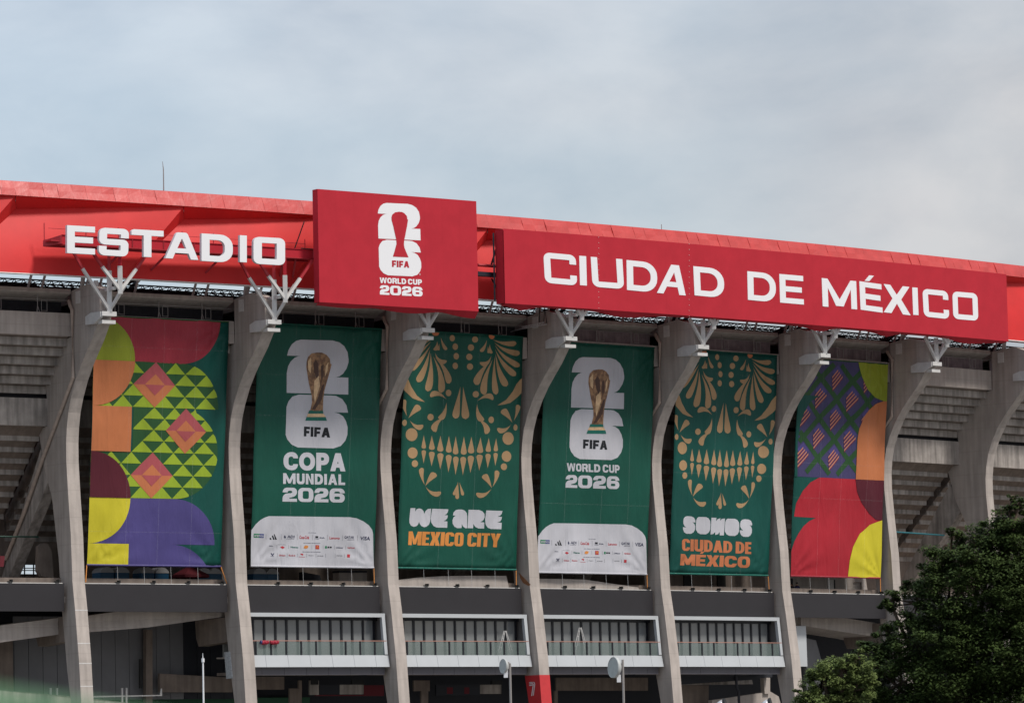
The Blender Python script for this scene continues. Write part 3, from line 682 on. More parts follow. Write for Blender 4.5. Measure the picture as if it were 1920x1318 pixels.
def layout(text, sty, gap=.12, widths={}):
    x = 0; out = []
    for ch in text:
        if ch == ' ': x += sty.get('space', .4); continue
        w, P = glyph(ch, sty['s'], sty['t'], sty['R'], sty['r'], widths.get(ch), sty.get('h1'))
        out += [[[(px + x, py) for px, py in ring] for ring in poly] for poly in P]; x += w + gap
    return x - gap, out
def place(polys, wtot, TL, TR, BL, fx=None):
    "layout units -> photo survey pixels in the parallelogram TL, TR, BL"
    TL, TR, BL = np.array(TL, float), np.array(TR, float), np.array(BL, float)
    return [[[tuple(BL + (TR - TL) * (x / wtot) + (TL - BL) * y) for x, y in ring] for ring in poly] for poly in polys]
def text_px(text, TL, TR, BL, sty, gap=.12, widths={}):
    w, P = layout(text, sty, gap, widths); return place(P, w, TL, TR, BL)
HEAVY = dict(s=.30, t=.25, R=.36, r=.14)
XHEAVY = dict(s=.36, t=.27, R=.34, r=.10)
WIDE = dict(s=.36, t=.22, R=.34, r=.12)
_bf = {}
def bfont(text):
    "small print from Blender's built-in face, as 2-D triangles in a unit box"
    if text in _bf: return _bf[text]
    cu = bpy.data.curves.new('small_print', 'FONT'); cu.body = text; cu.offset = .018; cu.resolution_u = 2
    ob = bpy.data.objects.new('small_print', cu); COL.objects.link(ob)
    bpy.context.view_layer.update()
    me = bpy.data.meshes.new_from_object(ob.evaluated_get(bpy.context.evaluated_depsgraph_get()))
    me.calc_loop_triangles()
    v = np.array([p.co[:2] for p in me.vertices]); lo, hi = v.min(0), v.max(0); v = (v - lo) / (hi - lo)
    tr = [[[tuple(v[k]) for k in t.vertices]] for t in me.loop_triangles]
    bpy.data.objects.remove(ob); bpy.data.curves.remove(cu); bpy.data.meshes.remove(me)
    _bf[text] = tr; return tr
def small(text, TL, TR, BL): return place(bfont(text), 1.0, TL, TR, BL)

class Sheet:
    "a hanging sheet or sign face: survey pixels -> (a, b) on its plane -> folded 3-D surface"
    def __init__(s, BL, BR, TL, fold=None, na=30, nb=46):
        s.BL, s.U, s.V = BL, BR - BL, TL - BL; s.n = s.U.cross(s.V).normalized(); s.n = s.n if s.n.y < 0 else -s.n
        s.fold = fold or (lambda a, b: 0.); s.na, s.nb = na, nb
    def ab(s, x, y):
        r = ray(x, y); o = Vector((0, 0, EYE)); t = (s.BL - o).dot(s.n) / r.dot(s.n); p = o + r * t - s.BL
        uu, vv, uv = s.U.dot(s.U), s.V.dot(s.V), s.U.dot(s.V); pu, pv = p.dot(s.U), p.dot(s.V); D = uu * vv - uv * uv
        return (pu * vv - pv * uv) / D, (pv * uu - pu * uv) / D
    def pt(s, a, b, off=0.): return s.BL + s.U * a + s.V * b + s.n * (s.fold(a, b) + off)
    def nrm(s, a, b):
        e = .004; fn = getattr(s.fold, 'fine', s.fold); P = lambda a, b: s.BL + s.U * a + s.V * b + s.n * fn(a, b)
        t1 = P(a + e, b) - P(a - e, b); t2 = P(a, b + e) - P(a, b - e); n = t1.cross(t2).normalized()
        return n if n.dot(s.n) > 0 else -n
    def base(s, name, m, parent, thick=.02):
        vs = [s.pt(i / s.na, j / s.nb) for i in range(s.na + 1) for j in range(s.nb + 1)]; k = s.nb + 1
        fs = [(i * k + j, (i + 1) * k + j, (i + 1) * k + j + 1, i * k + j + 1) for i in range(s.na) for j in range(s.nb)]
        nn = [s.nrm(i / s.na, j / s.nb) for i in range(s.na + 1) for j in range(s.nb + 1)]
        me = bpy.data.meshes.new(name); me.from_pydata([tuple(v) for v in vs], [], fs); me.update()
        if me.polygons[0].normal.dot(nn[0]) < 0: me.flip_normals()
        me.materials.append(m); me.polygons.foreach_set('use_smooth', [True] * len(me.polygons)); me.normals_split_custom_set_from_vertices([tuple(v) for v in nn])
        o = bpy.data.objects.new(name, me); COL.objects.link(o); o.parent = parent; o.matrix_parent_inverse = worldinv(parent)
        md = o.modifiers.new('thickness', 'SOLIDIFY'); md.thickness = thick; md.offset = -1; return o
    def draw(s, polys, name, m, parent, layer=1, label=None, inab=False, clip=True):
        bm = bmesh.new()
        for poly in polys:
            rings = [[(x, y) if inab else s.ab(x, y) for x, y in ring] for ring in poly]
            rings = [[Vector((a, b, 0)) for a, b in ring] for ring in rings]
            if clip and not any(0 <= v.x <= 1 and 0 <= v.y <= 1 for ring in rings for v in ring) and len(rings[0]) < 5: pass
            flat = [v for ring in rings for v in ring]; bv = [bm.verts.new(v) for v in flat]
            for t in tessellate_polygon(rings):
                try: bm.faces.new([bv[k] for k in t])
                except ValueError: pass
        bmesh.ops.remove_doubles(bm, verts=bm.verts, dist=1e-7)
        xs = [v.co.x for v in bm.verts]; ys = [v.co.y for v in bm.verts]
        if clip:
            for co, no in (((.0005, 0, 0), (-1, 0, 0)), ((.9995, 0, 0), (1, 0, 0)), ((0, .0005, 0), (0, -1, 0)), ((0, .9995, 0), (0, 1, 0))):
                bmesh.ops.bisect_plane(bm, geom=bm.verts[:] + bm.edges[:] + bm.faces[:], plane_co=co, plane_no=no, clear_outer=True)
        for n, ax, lo, hi in ((s.na, 0, min(xs), max(xs)), (s.nb, 1, min(ys), max(ys))):
            for k in range(1, n):
                q = k / n
                if lo < q < hi:
                    co = (q, 0, 0) if ax == 0 else (0, q, 0); no = (1, 0, 0) if ax == 0 else (0, 1, 0)
                    bmesh.ops.bisect_plane(bm, geom=bm.verts[:] + bm.edges[:] + bm.faces[:], plane_co=co, plane_no=no)
        # outward winding, then lift onto the cloth
        nn = []
        for v in bm.verts: nn.append(tuple(s.nrm(v.co.x, v.co.y))); v.co = s.pt(v.co.x, v.co.y, .012 * layer)
        bm.normal_update()
        for f in bm.faces:
            if f.normal.dot(s.n) < 0: f.normal_flip()
            f.smooth = True
        me = bpy.data.meshes.new(name); bm.to_mesh(me); bm.free(); me.materials.append(m); me.normals_split_custom_set_from_vertices(nn)
        o = bpy.data.objects.new(name, me); COL.objects.link(o); o.parent = parent; o.matrix_parent_inverse = worldinv(parent)
        if label: o['label'] = label
        return o
def circ(cx, cy, rx, ry=None, n=20, rot=0): 
    ry = ry or rx; return [[(cx + rx * cos(2 * pi * k / n) * cos(rot) - ry * sin(2 * pi * k / n) * sin(rot), cy + rx * cos(2 * pi * k / n) * sin(rot) + ry * sin(2 * pi * k / n) * cos(rot)) for k in range(n)]]
def drop(tip, end, w, bend=0., n=12):
    "teardrop: pointed at tip, round at end, width w, bent sideways"
    t, e_ = np.array(tip, float), np.array(end, float); L = np.linalg.norm(e_ - t); d = (e_ - t) / L; p = np.array((-d[1], d[0]))
    prof = [(0, 0), (.15, .16), (.3, .33), (.45, .52), (.6, .71), (.72, .86), (.82, .96), (.9, .93), (.96, .68), (1, .0)]
    sp = lambda q: t + d * L * q + p * bend * L * sin(pi * q * .9)
    left = [sp(q) + p * w / 2 * v for q, v in prof]; right = [sp(q) - p * w / 2 * v for q, v in prof[-2:0:-1]]
    return [[tuple(v) for v in left + right]]

# ================================================================== the white ESTADIO letters on their red gantry
GT = thing('letter_gantry', F(.5, 5.2, 36.8), 'red steel walkway carrying the big white letters in front of the red roof edge', 'walkway')
g0, g1 = -.30, 1.30
MB().fbox(g0 + .06, g1, 4.95, 5.05, 36.62, 37.2, 5).build('girder', red_fab, GT)
MB().prism([F(g0 + .06, 5.05, 36.62), F(g0, 4.0, 36.5), F(g0, 4.0, 36.9), F(g0 + .06, 5.05, 37.2)], [F(g0 + .052, 5.0, 36.62), F(g0 - .008, 4.0, 36.5), F(g0 - .008, 4.0, 36.9), F(g0 + .052, 5.0, 37.2)]).build('end_frame', red_dk, GT)
MB().fbox(g0, g1, 3.9, 4.0, 36.5, 37.0, 5).build('girder', red_dk, GT)
MB().fbox(g0, g1, 4.0, 4.95, 36.78, 36.86, 5).build('deck', red_dk, GT)
MB().fbox(g0 + .06, g1, 4.88, 5.12, 37.2, 37.24, 5).build('flange', red_fab, GT)
MB().fbox(g0 + .06, g1, 4.7, 5.12, 36.55, 36.62, 5).build('flange', red_dk, GT)
for k in range(9):
    uu = g0 + .1 + k * .185; MB().bar(F(uu, 5.07, 36.6), F(uu, 5.07, 37.22), .07).build('stiffener', red_dk, GT)
for k in range(8):
    uu = g0 + .2 + k * .19; MB().tube([F(uu, 5.0, 37.2), F(uu, 5.0, 37.95)], .035).build('letter_post', red_dk, GT)
MB().tube([F(g0 + .02 + k * .26, 4.1, 37.75 + (0)) for k in range(7)], .018, 4).build('hand_line', red_dk, GT)
MB().tube([F(g0, 4.0, 36.9), F(g0, 4.0, 38.1)], .035).build('end_post', red_dk, GT)
for uu in (.15, .42, .75, 1.12, 1.2): MB().bar(F(uu, 4.4, 36.6), F(uu - .06 if uu < 1 else uu + .04, 3.2, 35.4), .12).build('rear_stay', red_dk, GT)
MB().tube([F(1.2, 4.2, 37.2), F(1.27, 4.2, 39.3)], .04).tube([F(1.2, 5.1, 37.27), F(1.3, 5.1, 37.25)], .04).build('guy', blk, GT)
zA, zBm = Zm(80, 400, 7.68), Zm(310, 400, 6.62)
SIGN = dict(s=.27, t=.21, R=.22, r=.0, h1=.34)
lets = [('E', zA(352, 172), zA(755, 195), zA(352, 572), .98), ('S', zA(820, 205), zA(1245, 230), zA(805, 600), 1.02), ('T', zA(1280, 228), zA(1742, 255), zA(1280, 616), 1.12),
        ('A', zBm(2, 228), zBm(412, 252), zBm(0, 556), 1.2), ('D', zBm(450, 250), zBm(838, 275), zBm(450, 590), 1.05), ('I', zBm(925, 272), zBm(1012, 278), zBm(925, 604), .27), ('O', zBm(1095, 290), zBm(1487, 312), zBm(1095, 625), 1.02)]
SG = Sheet(F(-.4, 6.3, 34), F(1.4, 6.3, 34), F(-.4, 6.3, 40))
SG.n = SG.n
names = {'E': 'first in the row', 'S': 'between the E and the T', 'T': 'third in the row', 'A': 'fourth in the row', 'D': 'between the A and the I', 'I': 'narrow, before the O', 'O': 'last in the row, nearest the red square sign'}
def onF(x, y, o):
    u, z = G(x, y, o); return F(u, o, z)
for ch, TL, TR, BL, wd in lets:
    w, P = glyph(ch, .27, .21, .20, .0, wd, .34)
    if ch == 'T': P = [[[(w / 2 - .135, 0), (w / 2 + .135, 0), (w / 2 + .135, .79), (w, .79), (w, 1), (.08, 1), (0, .93), (0, .79), (w / 2 - .135, .79)]]]
    if ch == 'A':
        P = [[[(0, 0), (.27, 0), (.358, .22), (w - .358, .22), (w - .27, 0), (w, 0), (w / 2 + .21, .95), (w / 2 + .15, 1), (w / 2 - .15, 1), (w / 2 - .21, .95)], [(.435, .40), (w - .435, .40), (w / 2 + .01, .76), (w / 2 - .01, .76)]]]
    pix = place(P, w, TL, TR, BL)
    Lm = MB()
    fo, bo = 6.3, 6.06
    for poly in pix:
        uz = [[G(x, y, fo) for x, y in ring] for ring in poly]
        fr = [[F(u, fo, z) for u, z in ring] for ring in uz]; bk = [[F(u, bo, z) for u, z in ring] for ring in uz]
        flat2 = [[Vector((u * 13, z, 0)) for u, z in ring] for ring in uz]
        tr = tessellate_polygon(flat2); ff = [v for r_ in fr for v in r_]; bb = [v for r_ in bk for v in r_]
        Lm.add(ff, [tuple(t) for t in tr], 0); Lm.add(bb, [tuple(t) for t in tr], 1)
        for a_, b_ in zip(fr, bk):
            n = len(a_); Lm.add(a_ + b_, [(k, (k + 1) % n, n + (k + 1) % n, n + k) for k in range(n)], 1)
    lo = Lm.build('sign_letter', [white_let, let_side], None)
    tagit(lo, 'white block letter %s on the gantry, %s' % (ch, names[ch]), 'letter', 'white block letters on the red gantry')

# ================================================================== red square sign
BX = thing('square_sign', F(1.8, 6, 33.6), 'tall red square sign with the white 26 emblem and the words WORLD CUP 2026', 'sign')
bo = 6.4
bu0, bz1 = G(595, 356, bo); bu1, _z = G(893, 377, bo); bz0 = 33.42; bz1 = 41.3
flat = lambda a, b: .018 * sin(a * 41 + sin(b * 7)) * (1 - b)**2 + .006 * sin(a * 130)
BS = Sheet(F(bu0, bo, bz0), F(bu1, bo, bz0), F(bu0, bo, bz1), fold=lambda a, b: .012 * sin(a * 23 + 2 * sin(b * 5)) * (1 - b), na=24, nb=20)
body = MB(); body.prism([BS.pt(0, 0, -.03), BS.pt(1, 0, -.03), BS.pt(1, 1, -.03), BS.pt(0, 1, -.03)], [p + (F(1.8, 5.8, 36) - F(1.8, 6.4, 36)) * 1.0 for p in [BS.pt(0, 0), BS.pt(1, 0), BS.pt(1, 1), BS.pt(0, 1)]]).build('sign_box', red_fab, BX)
nst = 9
for k in range(nst):      # nine fabric strips with sewn joints
    a0_, a1_ = k / nst + .00012, (k + 1) / nst - .00012
    vs = []; nn = 14
    for i in range(4):
        for j in range(nn + 1):
            a = a0_ + (a1_ - a0_) * i / 3; vs.append(BS.pt(a, j / nn, .0 + (.002 if i in (1, 2) else 0)))
    M_ = MB(); M_.add(vs, [(i * (nn + 1) + j, (i + 1) * (nn + 1) + j, (i + 1) * (nn + 1) + j + 1, i * (nn + 1) + j + 1) for i in range(3) for j in range(nn)])
    M_.build('fabric_strip', red_fab, BX)
sag = MB(); ns = 24                               # loose skirt along the bottom edge
vs = []
for k in range(ns + 1):
    a = k / ns; vs.append(BS.pt(a, 0, -.01)); d_ = .12 + .34 * abs(sin(a * 7.5 + .5)) * (.3 + a)
    vs.append(BS.pt(a, -.004, -.45) - Vector((0, 0, d_ * .8)))
sag.add(vs, [(2 * k, 2 * k + 1, 2 * k + 3, 2 * k + 2) for k in range(ns)]); sag.build('bottom_skirt', red_fab, BX)
EB = Zm(690, 370, 6.758)
def arc(cx, cy, rx, ry, a0_, a1_, n=10): return [(cx + rx * cos(radians(a0_ + (a1_ - a0_) * k / n)), cy - ry * sin(radians(a0_ + (a1_ - a0_) * k / n))) for k in range(n + 1)]
def skew(pts, k=.045, x0=0, y0=0): return [(x, y + k * (x - x0)) for x, y in pts]
def emblem26(ox, oy, w, h, k, lean, trophy=True):
    """26 emblem in a frame: ox, oy top-left, w wide, h tall, k = slope of horizontals, lean = x shift per unit down"""
    def M2(pts): return [(ox + x * w + lean * y * h, oy + y * h + k * x * w) for x, y in pts]
    two = [(.0, .152)] + [(.02, .10), (.07, .045), (.14, .012), (.22, 0)] + [(.72, 0), (.83, .015), (.92, .05), (.98, .105), (1., .17), (1., .20), (.97, .255), (.91, .305), (.85, .33), (.79, .34), (1., .34), (1., .497), (0, .497), (0, .315),
          (.02, .25), (.06, .205), (.12, .17), (.18, .155), (.22, .152)]
    six = [(.20, .51), (.09, .53), (.03, .575), (0, .625), (0, .885), (.03, .93), (.10, .975), (.20, 1.0), (.78, 1.0), (.90, .975), (.97, .925), (1., .87), (1., .80), (.97, .745), (.92, .70), (.85, .675), (.77, .665), (1., .665), (.97, .595), (.90, .54), (.80, .513), (.72, .51)]
    tr = [(.50, .115), (.41, .125), (.34, .16), (.32, .20), (.325, .24), (.36, .32), (.385, .40), (.41, .47), (.42, .50), (.425, .56), (.40, .61), (.37, .67), (.33, .74), (.70, .74), (.65, .67), (.61, .61), (.60, .56), (.61, .50), (.63, .46), (.66, .38), (.69, .30), (.715, .22), (.70, .215), (.69, .17), (.63, .13), (.57, .115)]
    return M2(two), M2(six), M2(tr)
t2, s6, tro = emblem26(EB(118, 68)[0], EB(118, 68)[1], 79, 135.5, .045, .0285)
# the figures are cut round the trophy outline, so its shape is the bare red of the sign
def split_by_trophy(t2, s6, tro, ox):
    def half(poly, part): return poly
    return None
emb = BS.draw([[t2]], 'emblem_figure', white_let, BX, 1, label='white figure 2 of the emblem')
emb = BS.draw([[s6]], 'emblem_figure', white_let, BX, 1, label='white figure 6 of the emblem')
BS.draw([[tro]], 'emblem_trophy_outline', red_fab, BX, 2, label='red trophy outline cut into the 26')
BS.draw(text_px('FIFA', EB(302, 800), EB(520, 812), EB(302, 882), HEAVY, .10), 'emblem_lettering', red_fab, BX, 2, label='red letters FIFA')
BS.draw(text_px('WORLD CUP', EB(148, 1016), EB(682, 1042), EB(150, 1086), dict(s=.27, t=.22, R=.34, r=.14, space=.25), .09), 'lettering', white_let, BX, 1, label='white words WORLD CUP')
BS.draw(text_px('2026', EB(148, 1112), EB(690, 1138), EB(150, 1232), WIDE, .08, {'2': 1.05, '0': 1.2, '6': 1.15}), 'lettering', white_let, BX, 1, label='white numerals 2026')
BS.draw(small('TM', EB(650, 965), EB(662, 966), EB(650, 988)), 'trademark', white_let, BX, 1)

# ================================================================== long red board
BD = thing('name_board', F(4.6, 6, 34.2), 'long red fabric board with the white words CIUDAD DE MÉXICO', 'sign')
do = 6.2
du0, _ = G(944, 430, do); du1, _ = G(1887, 520, do); dz0, dz1 = 34.15, 39.52
nb_ = 14
for k in range(nb_):      # the board follows the curve of the wall: fabric lengths laced together
    ua, ub = du0 + (du1 - du0) * k / nb_, du0 + (du1 - du0) * (k + 1) / nb_
    vs = []; na_, nn = 8, 12; ph_ = random.uniform(0, 6); am = random.uniform(.02, .06)
    for i in range(na_ + 1):
        for j in range(nn + 1):
            s_, t_ = i / na_, j / nn; uu = ua + (ub - ua) * s_
            w_ = -am * (1 + sin(s_ * 9 + ph_ + t_ * 3)) * .5 * sin(pi * s_) * (.25 + .75 * abs(2 * t_ - 1))
            vs.append(F(uu + (.0001 if i == 0 else -.0001 if i == na_ else 0), do + w_, dz0 + (dz1 - dz0) * t_))
    M_ = MB(); M_.add(vs, [(i * (nn + 1) + j, (i + 1) * (nn + 1) + j, (i + 1) * (nn + 1) + j + 1, i * (nn + 1) + j + 1) for i in range(na_) for j in range(nn)])
    M_.build('fabric_length', red_fab, BD, smooth=True)
MB().fbox(du0 + .0005, du1 - .0005, do - 1.0, do - .1, dz0 + .02, dz1 - .02, 14).build('board_frame', red_fab, BD)
sk = MB(); vs = []; ns = 60
for k in range(ns + 1):
    a = k / ns; uu = du0 + (du1 - du0) * a; d_ = .06 + .34 * max(0, sin(a * 27 + 2.2 * sin(a * 9)))**2
    vs.append(F(uu, do - .02, dz0)); vs.append(F(uu, do - .5, dz0 - d_)); vs.append(F(uu, do - .95, dz0 - d_ * .5))
sk.add(vs, [(3 * k + q, 3 * k + q + 1, 3 * k + q + 4, 3 * k + q + 3) for k in range(ns) for q in (0, 1)]); sk.build('bottom_skirt', red_fab, BD)
MB().bar(F(du0 - .01, 5.2, 34.4), F(du0 - .01, 5.2, 39.3), .12).build('end_post', steel_d, BD)
ZC, ZD, ZE_ = Zm(880, 380, 3.994), Zm(1300, 420, 3.094), Zm(1660, 480, 7.323)
S2 = dict(s=.22, t=.185, R=.2, r=0., h1=.32)
def board_letter(ch, TL, TR, BL, wd, lab):
    s, t = .205, .185
    w, P = glyph(ch, s, t, .2, .0, wd, .32)
    if ch == 'U': P = [[rr([(0, 0, .22), (w, 0, .22), (w, 1), (w - .2, 1), (w - .2, .19), (.2, .19), (.2, 1), (0, 1)])]]
    if ch == 'A': P = [[[(0, 0), (.225, 0), (.315, .25), (w - .315, .25), (w - .225, 0), (w, 0), (w / 2 + .135, 1), (w / 2 - .135, 1)], [(.379, .42), (w - .379, .42), (w / 2, .745)]]]
    if ch == 'M': P = [[[(0, 0), (.2, 0), (.2, .68), (w / 2 - .13, .06), (w / 2 + .13, .06), (w - .2, .68), (w - .2, 0), (w, 0), (w, 1), (w - .2, 1), (w / 2, .30), (.2, 1), (0, 1)]]]
    if ch == 'X': P = [[[(0, 0), (.3, 0), (w / 2, .36), (w - .3, 0), (w, 0), (w / 2 + .17, .52), (w - .02, 1), (w - .28, 1), (w / 2, .67), (.28, 1), (.02, 1), (w / 2 - .17, .52)]]]
    if ch == 'D': P = [[rr([(0, 0), (w, 0, .45), (w, 1, .45), (0, 1)]), rr([(.21, .19), (w - .21, .19, .28), (w - .21, .81, .28), (.21, .81)])]]
    M_ = MB()
    for poly in place(P, w, TL, TR, BL):
        uz = [[G(x, y, do) for x, y in ring] for ring in poly]
        fl_ = [Vector((u * 13, z, 0)) for r_ in uz for u, z in r_]; tr = tessellate_polygon([[Vector((u * 13, z, 0)) for u, z in r_] for r_ in uz])
        M_.add([F(v.x / 13, do + .014, v.y) for v in fl_], [tuple(t) for t in tr])
        k = 0
        for r_ in uz:
            n = len(r_); M_.add([F(u, do + .014, z) for u, z in r_] + [F(u, do - .0, z) for u, z in r_], [(q, (q + 1) % n, n + (q + 1) % n, n + q) for q in range(n)])
    M_.build('board_letter', white_let, BD, label=lab)
BLt = [('C', ZC(553, 372), ZC(795, 394), ZC(566, 600), 1.0), ('I', ZC(822, 398), ZC(874, 402), ZC(828, 618), .225), ('U', ZC(908, 406), ZC(1145, 424), ZC(922, 630), 1.0), ('D', ZC(1176, 430), ZC(1404, 452), ZC(1180, 654), .98),
       ('A', ZC(1432, 458), ZC(1648, 478), ZC(1404, 676), 1.0), ('D', ZC(1676, 476), ZC(1902, 498), ZC(1686, 694), .98),
       ('D', ZD(312, 274), ZD(476, 290), ZD(316, 440), .98), ('E', ZD(498, 290), ZD(636, 302), ZD(503, 456), .82), ('M', ZD(744, 314), ZD(944, 332), ZD(750, 478), 1.2), ('E', ZD(962, 332), ZD(1090, 350), ZD(970, 497), .82),
       ('X', ZD(1100, 348), ZD(1256, 366), ZD(1104, 512), 1.05), ('I', ZD(1269, 368), ZD(1300, 370), ZD(1275, 527), .225), ('C', ZD(1328, 375), ZD(1476, 390), ZD(1337, 537), .98), ('O', ZE_(918, 485), ZE_(1262, 515), ZE_(932, 862), 1.0)]
for k, (ch, a, b, c, wd) in enumerate(BLt): board_letter(ch, a, b, c, wd, 'white letter ' + ('É' if k == 9 else ch))
q = [ZD(x, y) for x, y in [(993, 330), (1020, 298), (1047, 301), (1020, 332)]]
uz = [G(x, y, do) for x, y in q]; MB().prism([F(u, do + .014, z) for u, z in uz], [F(u, do - .0, z) for u, z in uz]).build('accent_mark', white_let, BD, label='white accent over the letter É')
for (x, y0, y1) in ((968, 260, 790), (1645, 310, 850)):
    for k in range(14):
        p = ZC(x + (k % 2), y0 + (y1 - y0) * k / 13); u_, z_ = G(*p, do); MB().fbox(u_ - .0015, u_ + .0015, do - .0, do + .02, z_ - .02, z_ + .02).build('lacing', plate_w, BD)
MB().tube([F(2.4, 4.6, 37.0), F(2.56, 4.6, 37.0)], .12).build('link_beam', red_dk, BD)
MB().fbox(2.36, 2.56, 4.4, 4.9, 36.2, 36.5).build('link_beam', steel_d, BD)
MB().bar(F(2.5, 4.5, 37.1), F(2.56, 4.5, 39.0), .1).bar(F(2.50, 4.5, 36.1), F(2.56, 4.5, 35.0), .08).build('stay', steel_d, BD)

# ================================================================== banners
UL = [.130, .140, .118, .116, .134, .150]; UR = [.957, .957, .958, .956, .960, .958]; ZB = [15.50, 15.56, 15.58, 15.42, 15.52, 15.53]; ZT = [32.42, 32.50, 32.52, 32.32, 32.36, 32.32]
def fold_fn(k):
    r = random.Random(k * 13 + 5); ph = [r.uniform(0, 6.28) for _ in range(6)]
    def f(a, b):
        b = min(1., max(0., b)); top = b**1.5
        v = .035 * sin(a * 19 + ph[0] + 1.2 * b) * (.4 + top) + .03 * sin(a * 31 + ph[1] - 2 * b) * (a > .6) * (a - .6) * 2.5 + .02 * sin(a * 11 + 5 * b + ph[2])
        v += .03 * sin((a * .8 + b) * 26 + ph[3]) * max(0, .25 - b) * 3 * max(0, 1 - abs(a - .1) * 3) + .018 * sin(b * 17 + ph[4])
        return v * 1.5 + .06
    def fn(a, b):                              # the same surface with the fine pulls that run in from the tied corners
        v = f(a, b)
        for (ca, cb, q) in ((0, 0, 9), (1, 0, 8), (1, 1, 11)):
            dx, dy = abs(a - ca), abs(b - cb) * 1.6; d = sqrt(dx * dx + dy * dy); th = atan2(dy, dx + 1e-6)
            v += .055 * sin(th * q * 1.7 + ph[5] + ca) * max(0, 1 - d * 2.0) * min(1, d * 5)
        return v
    f.fine = fn
    return f
BNM = [('patchwork banner with green triangles, orange blocks and purple shapes, leftmost of the banners', None),
       ('green banner with the 26 emblem, the words COPA MUNDIAL 2026 and sponsor marks', None),
       ('green banner with a gold sugar skull and the words WE ARE MEXICO CITY', None),
       ('green banner with the 26 emblem, the words WORLD CUP 2026 and sponsor marks', None),
       ('green banner with a gold sugar skull and the words SOMOS CIUDAD DE MÉXICO', None),
       ('patchwork banner of purple diamonds over red and yellow shapes, rightmost of the banners', None)]
SH = []; BT = []
for k in range(6):
    s_ = Sheet(F(k + UL[k], -.86, ZB[k]), F(k + UR[k], -.86, ZB[k]), F(k + UL[k], .67, ZT[k]), fold=fold_fn(k)); SH.append(s_)
    T = thing('banner', s_.pt(.5, 0), BNM[k][0], 'banner', 'banners hung between the piers'); BT.append(T)
    s_.base('cloth_sheet', C['teal'] if k in (0, 4, 5) else C['green'], T)
    # hem pole, ropes and corner straps
    hemc = ['purple', 'white', 'tgreen', 'white', 'tgreen', 'crimson'][k]
    MB().tube([s_.pt(a / 8, .0, .0) for a in range(9)], .07, 6).build('hem', C[hemc], T)
    MB().tube([s_.pt(a / 8, 1.0, .0) for a in range(9)], .05, 6).build('hem', C['dgreen'] if k in (0, 5) else C['green'], T)
    for a in (.22, .42, .62, .82):
        p = s_.pt(a, 0, 0); MB().tube([p, Vector((p.x + .03, p.y, 14.2 + EYE))], .010, 4).build('rope', rope_m, T)
    p = s_.pt(1, 0, 0); MB().tube([p, F(k + (.985 if k == 0 else UR[k] - .004), -.7, 14.3)], .035, 4).build('strap', strap_m, T)
    if k == 0: p = s_.pt(0, 0, 0); MB().tube([p, F(k + UL[k] - .02, -.6, 14.3)], .04, 4).build('strap', strap_m, T)
    # welded seams, slightly proud
    for a in (.25, .5, .75):
        pass
seam_m = glass_mat('welded_seam', (.7, .7, .7), .07, .6)
for k in range(6):
    for a in ((.27, .51, .755), (.30, .5, .77), (.33, .62), (.22, .55, .8), (.4, .7), (.28, .52, .8))[k]:
        SH[k].draw([[[(a - .0016, .001), (a + .0016, .001), (a + .0016, .999), (a - .0016, .999)]]], 'welded_seam', seam_m, BT[k], 6, inab=True)
    for b in ((.135, .88), (.62, .79), (.905,), (.30,), (.90, .45), (.52, .36))[k]:
        SH[k].draw([[[(.001, b - .0008), (.999, b - .0008), (.999, b + .0008), (.001, b + .0008)]]], 'welded_seam', seam_m, BT[k], 6.5, inab=True)

# -- green banners with the 26 emblem
def emblem_banner(k, ox, oy, w, h, kk, lean, fifa):
    s_, T = SH[k], BT[k]
    t2, s6, tr = emblem26(ox, oy, w, h, kk, lean)
    s_.draw([[t2]], 'emblem_figure', C['white'], T, 1, label='white figure 2'); s_.draw([[s6]], 'emblem_figure', C['white'], T, 1, label='white figure 6')
    def M2(pts): return [(ox + x * w + lean * y * h, oy + y * h + kk * x * w) for x, y in pts]
    cup = [(.50, .115), (.41, .125), (.35, .16), (.33, .20), (.325, .25), (.345, .32), (.37, .40), (.40, .47), (.42, .52), (.425, .58), (.40, .645), (.385, .66), (.60, .655), (.60, .60), (.605, .53), (.62, .46), (.66, .37), (.69, .30), (.72, .22), (.70, .215), (.69, .17), (.64, .135), (.57, .115)]
    c_ = s_.draw([[M2(cup)]], 'emblem_trophy', C['bronze'], T, 2, label='mottled bronze trophy figure')
    s_.draw([[M2([(.44, .22), (.48, .18), (.52, .22), (.53, .33), (.50, .36), (.46, .30)])], [M2([(.56, .24), (.60, .22), (.60, .32), (.57, .40)])], [M2([(.58, .42), (.62, .40), (.58, .55), (.48, .64), (.42, .65), (.50, .56)])]], 'trophy_shade', C['bronzed'], T, 3)
    s_.draw([[M2([(.35, .20), (.40, .16), (.41, .24), (.40, .31), (.36, .28)])], [M2([(.46, .38), (.53, .33), (.55, .42), (.50, .52), (.47, .58), (.45, .50)])], [M2([(.63, .24), (.67, .20), (.66, .28), (.62, .34)])]], 'trophy_highlight', C['bronzel'], T, 3)
    s_.draw([[M2([(.375, .655), (.60, .65), (.61, .68), (.36, .685)])], [M2([(.335, .715), (.645, .71), (.665, .745), (.315, .75)])]], 'trophy_base', C['tgreen'], T, 2)
    s_.draw([[M2([(.36, .685), (.61, .68), (.645, .71), (.335, .715)])]], 'trophy_base', C['bronzel'], T, 2)
    s_.draw(text_px('FIFA', *fifa, HEAVY, .10), 'emblem_lettering', C['black'], T, 2, label='black letters FIFA')
eb = Zm(520, 620, 5.99)
emblem_banner(1, *eb(105, 96), 116, 202, .028, -.020, (eb(292, 1075), eb(588, 1090), eb(290, 1184)))
ec = Zm(500, 830, 10.14)
s_, T = SH[1], BT[1]
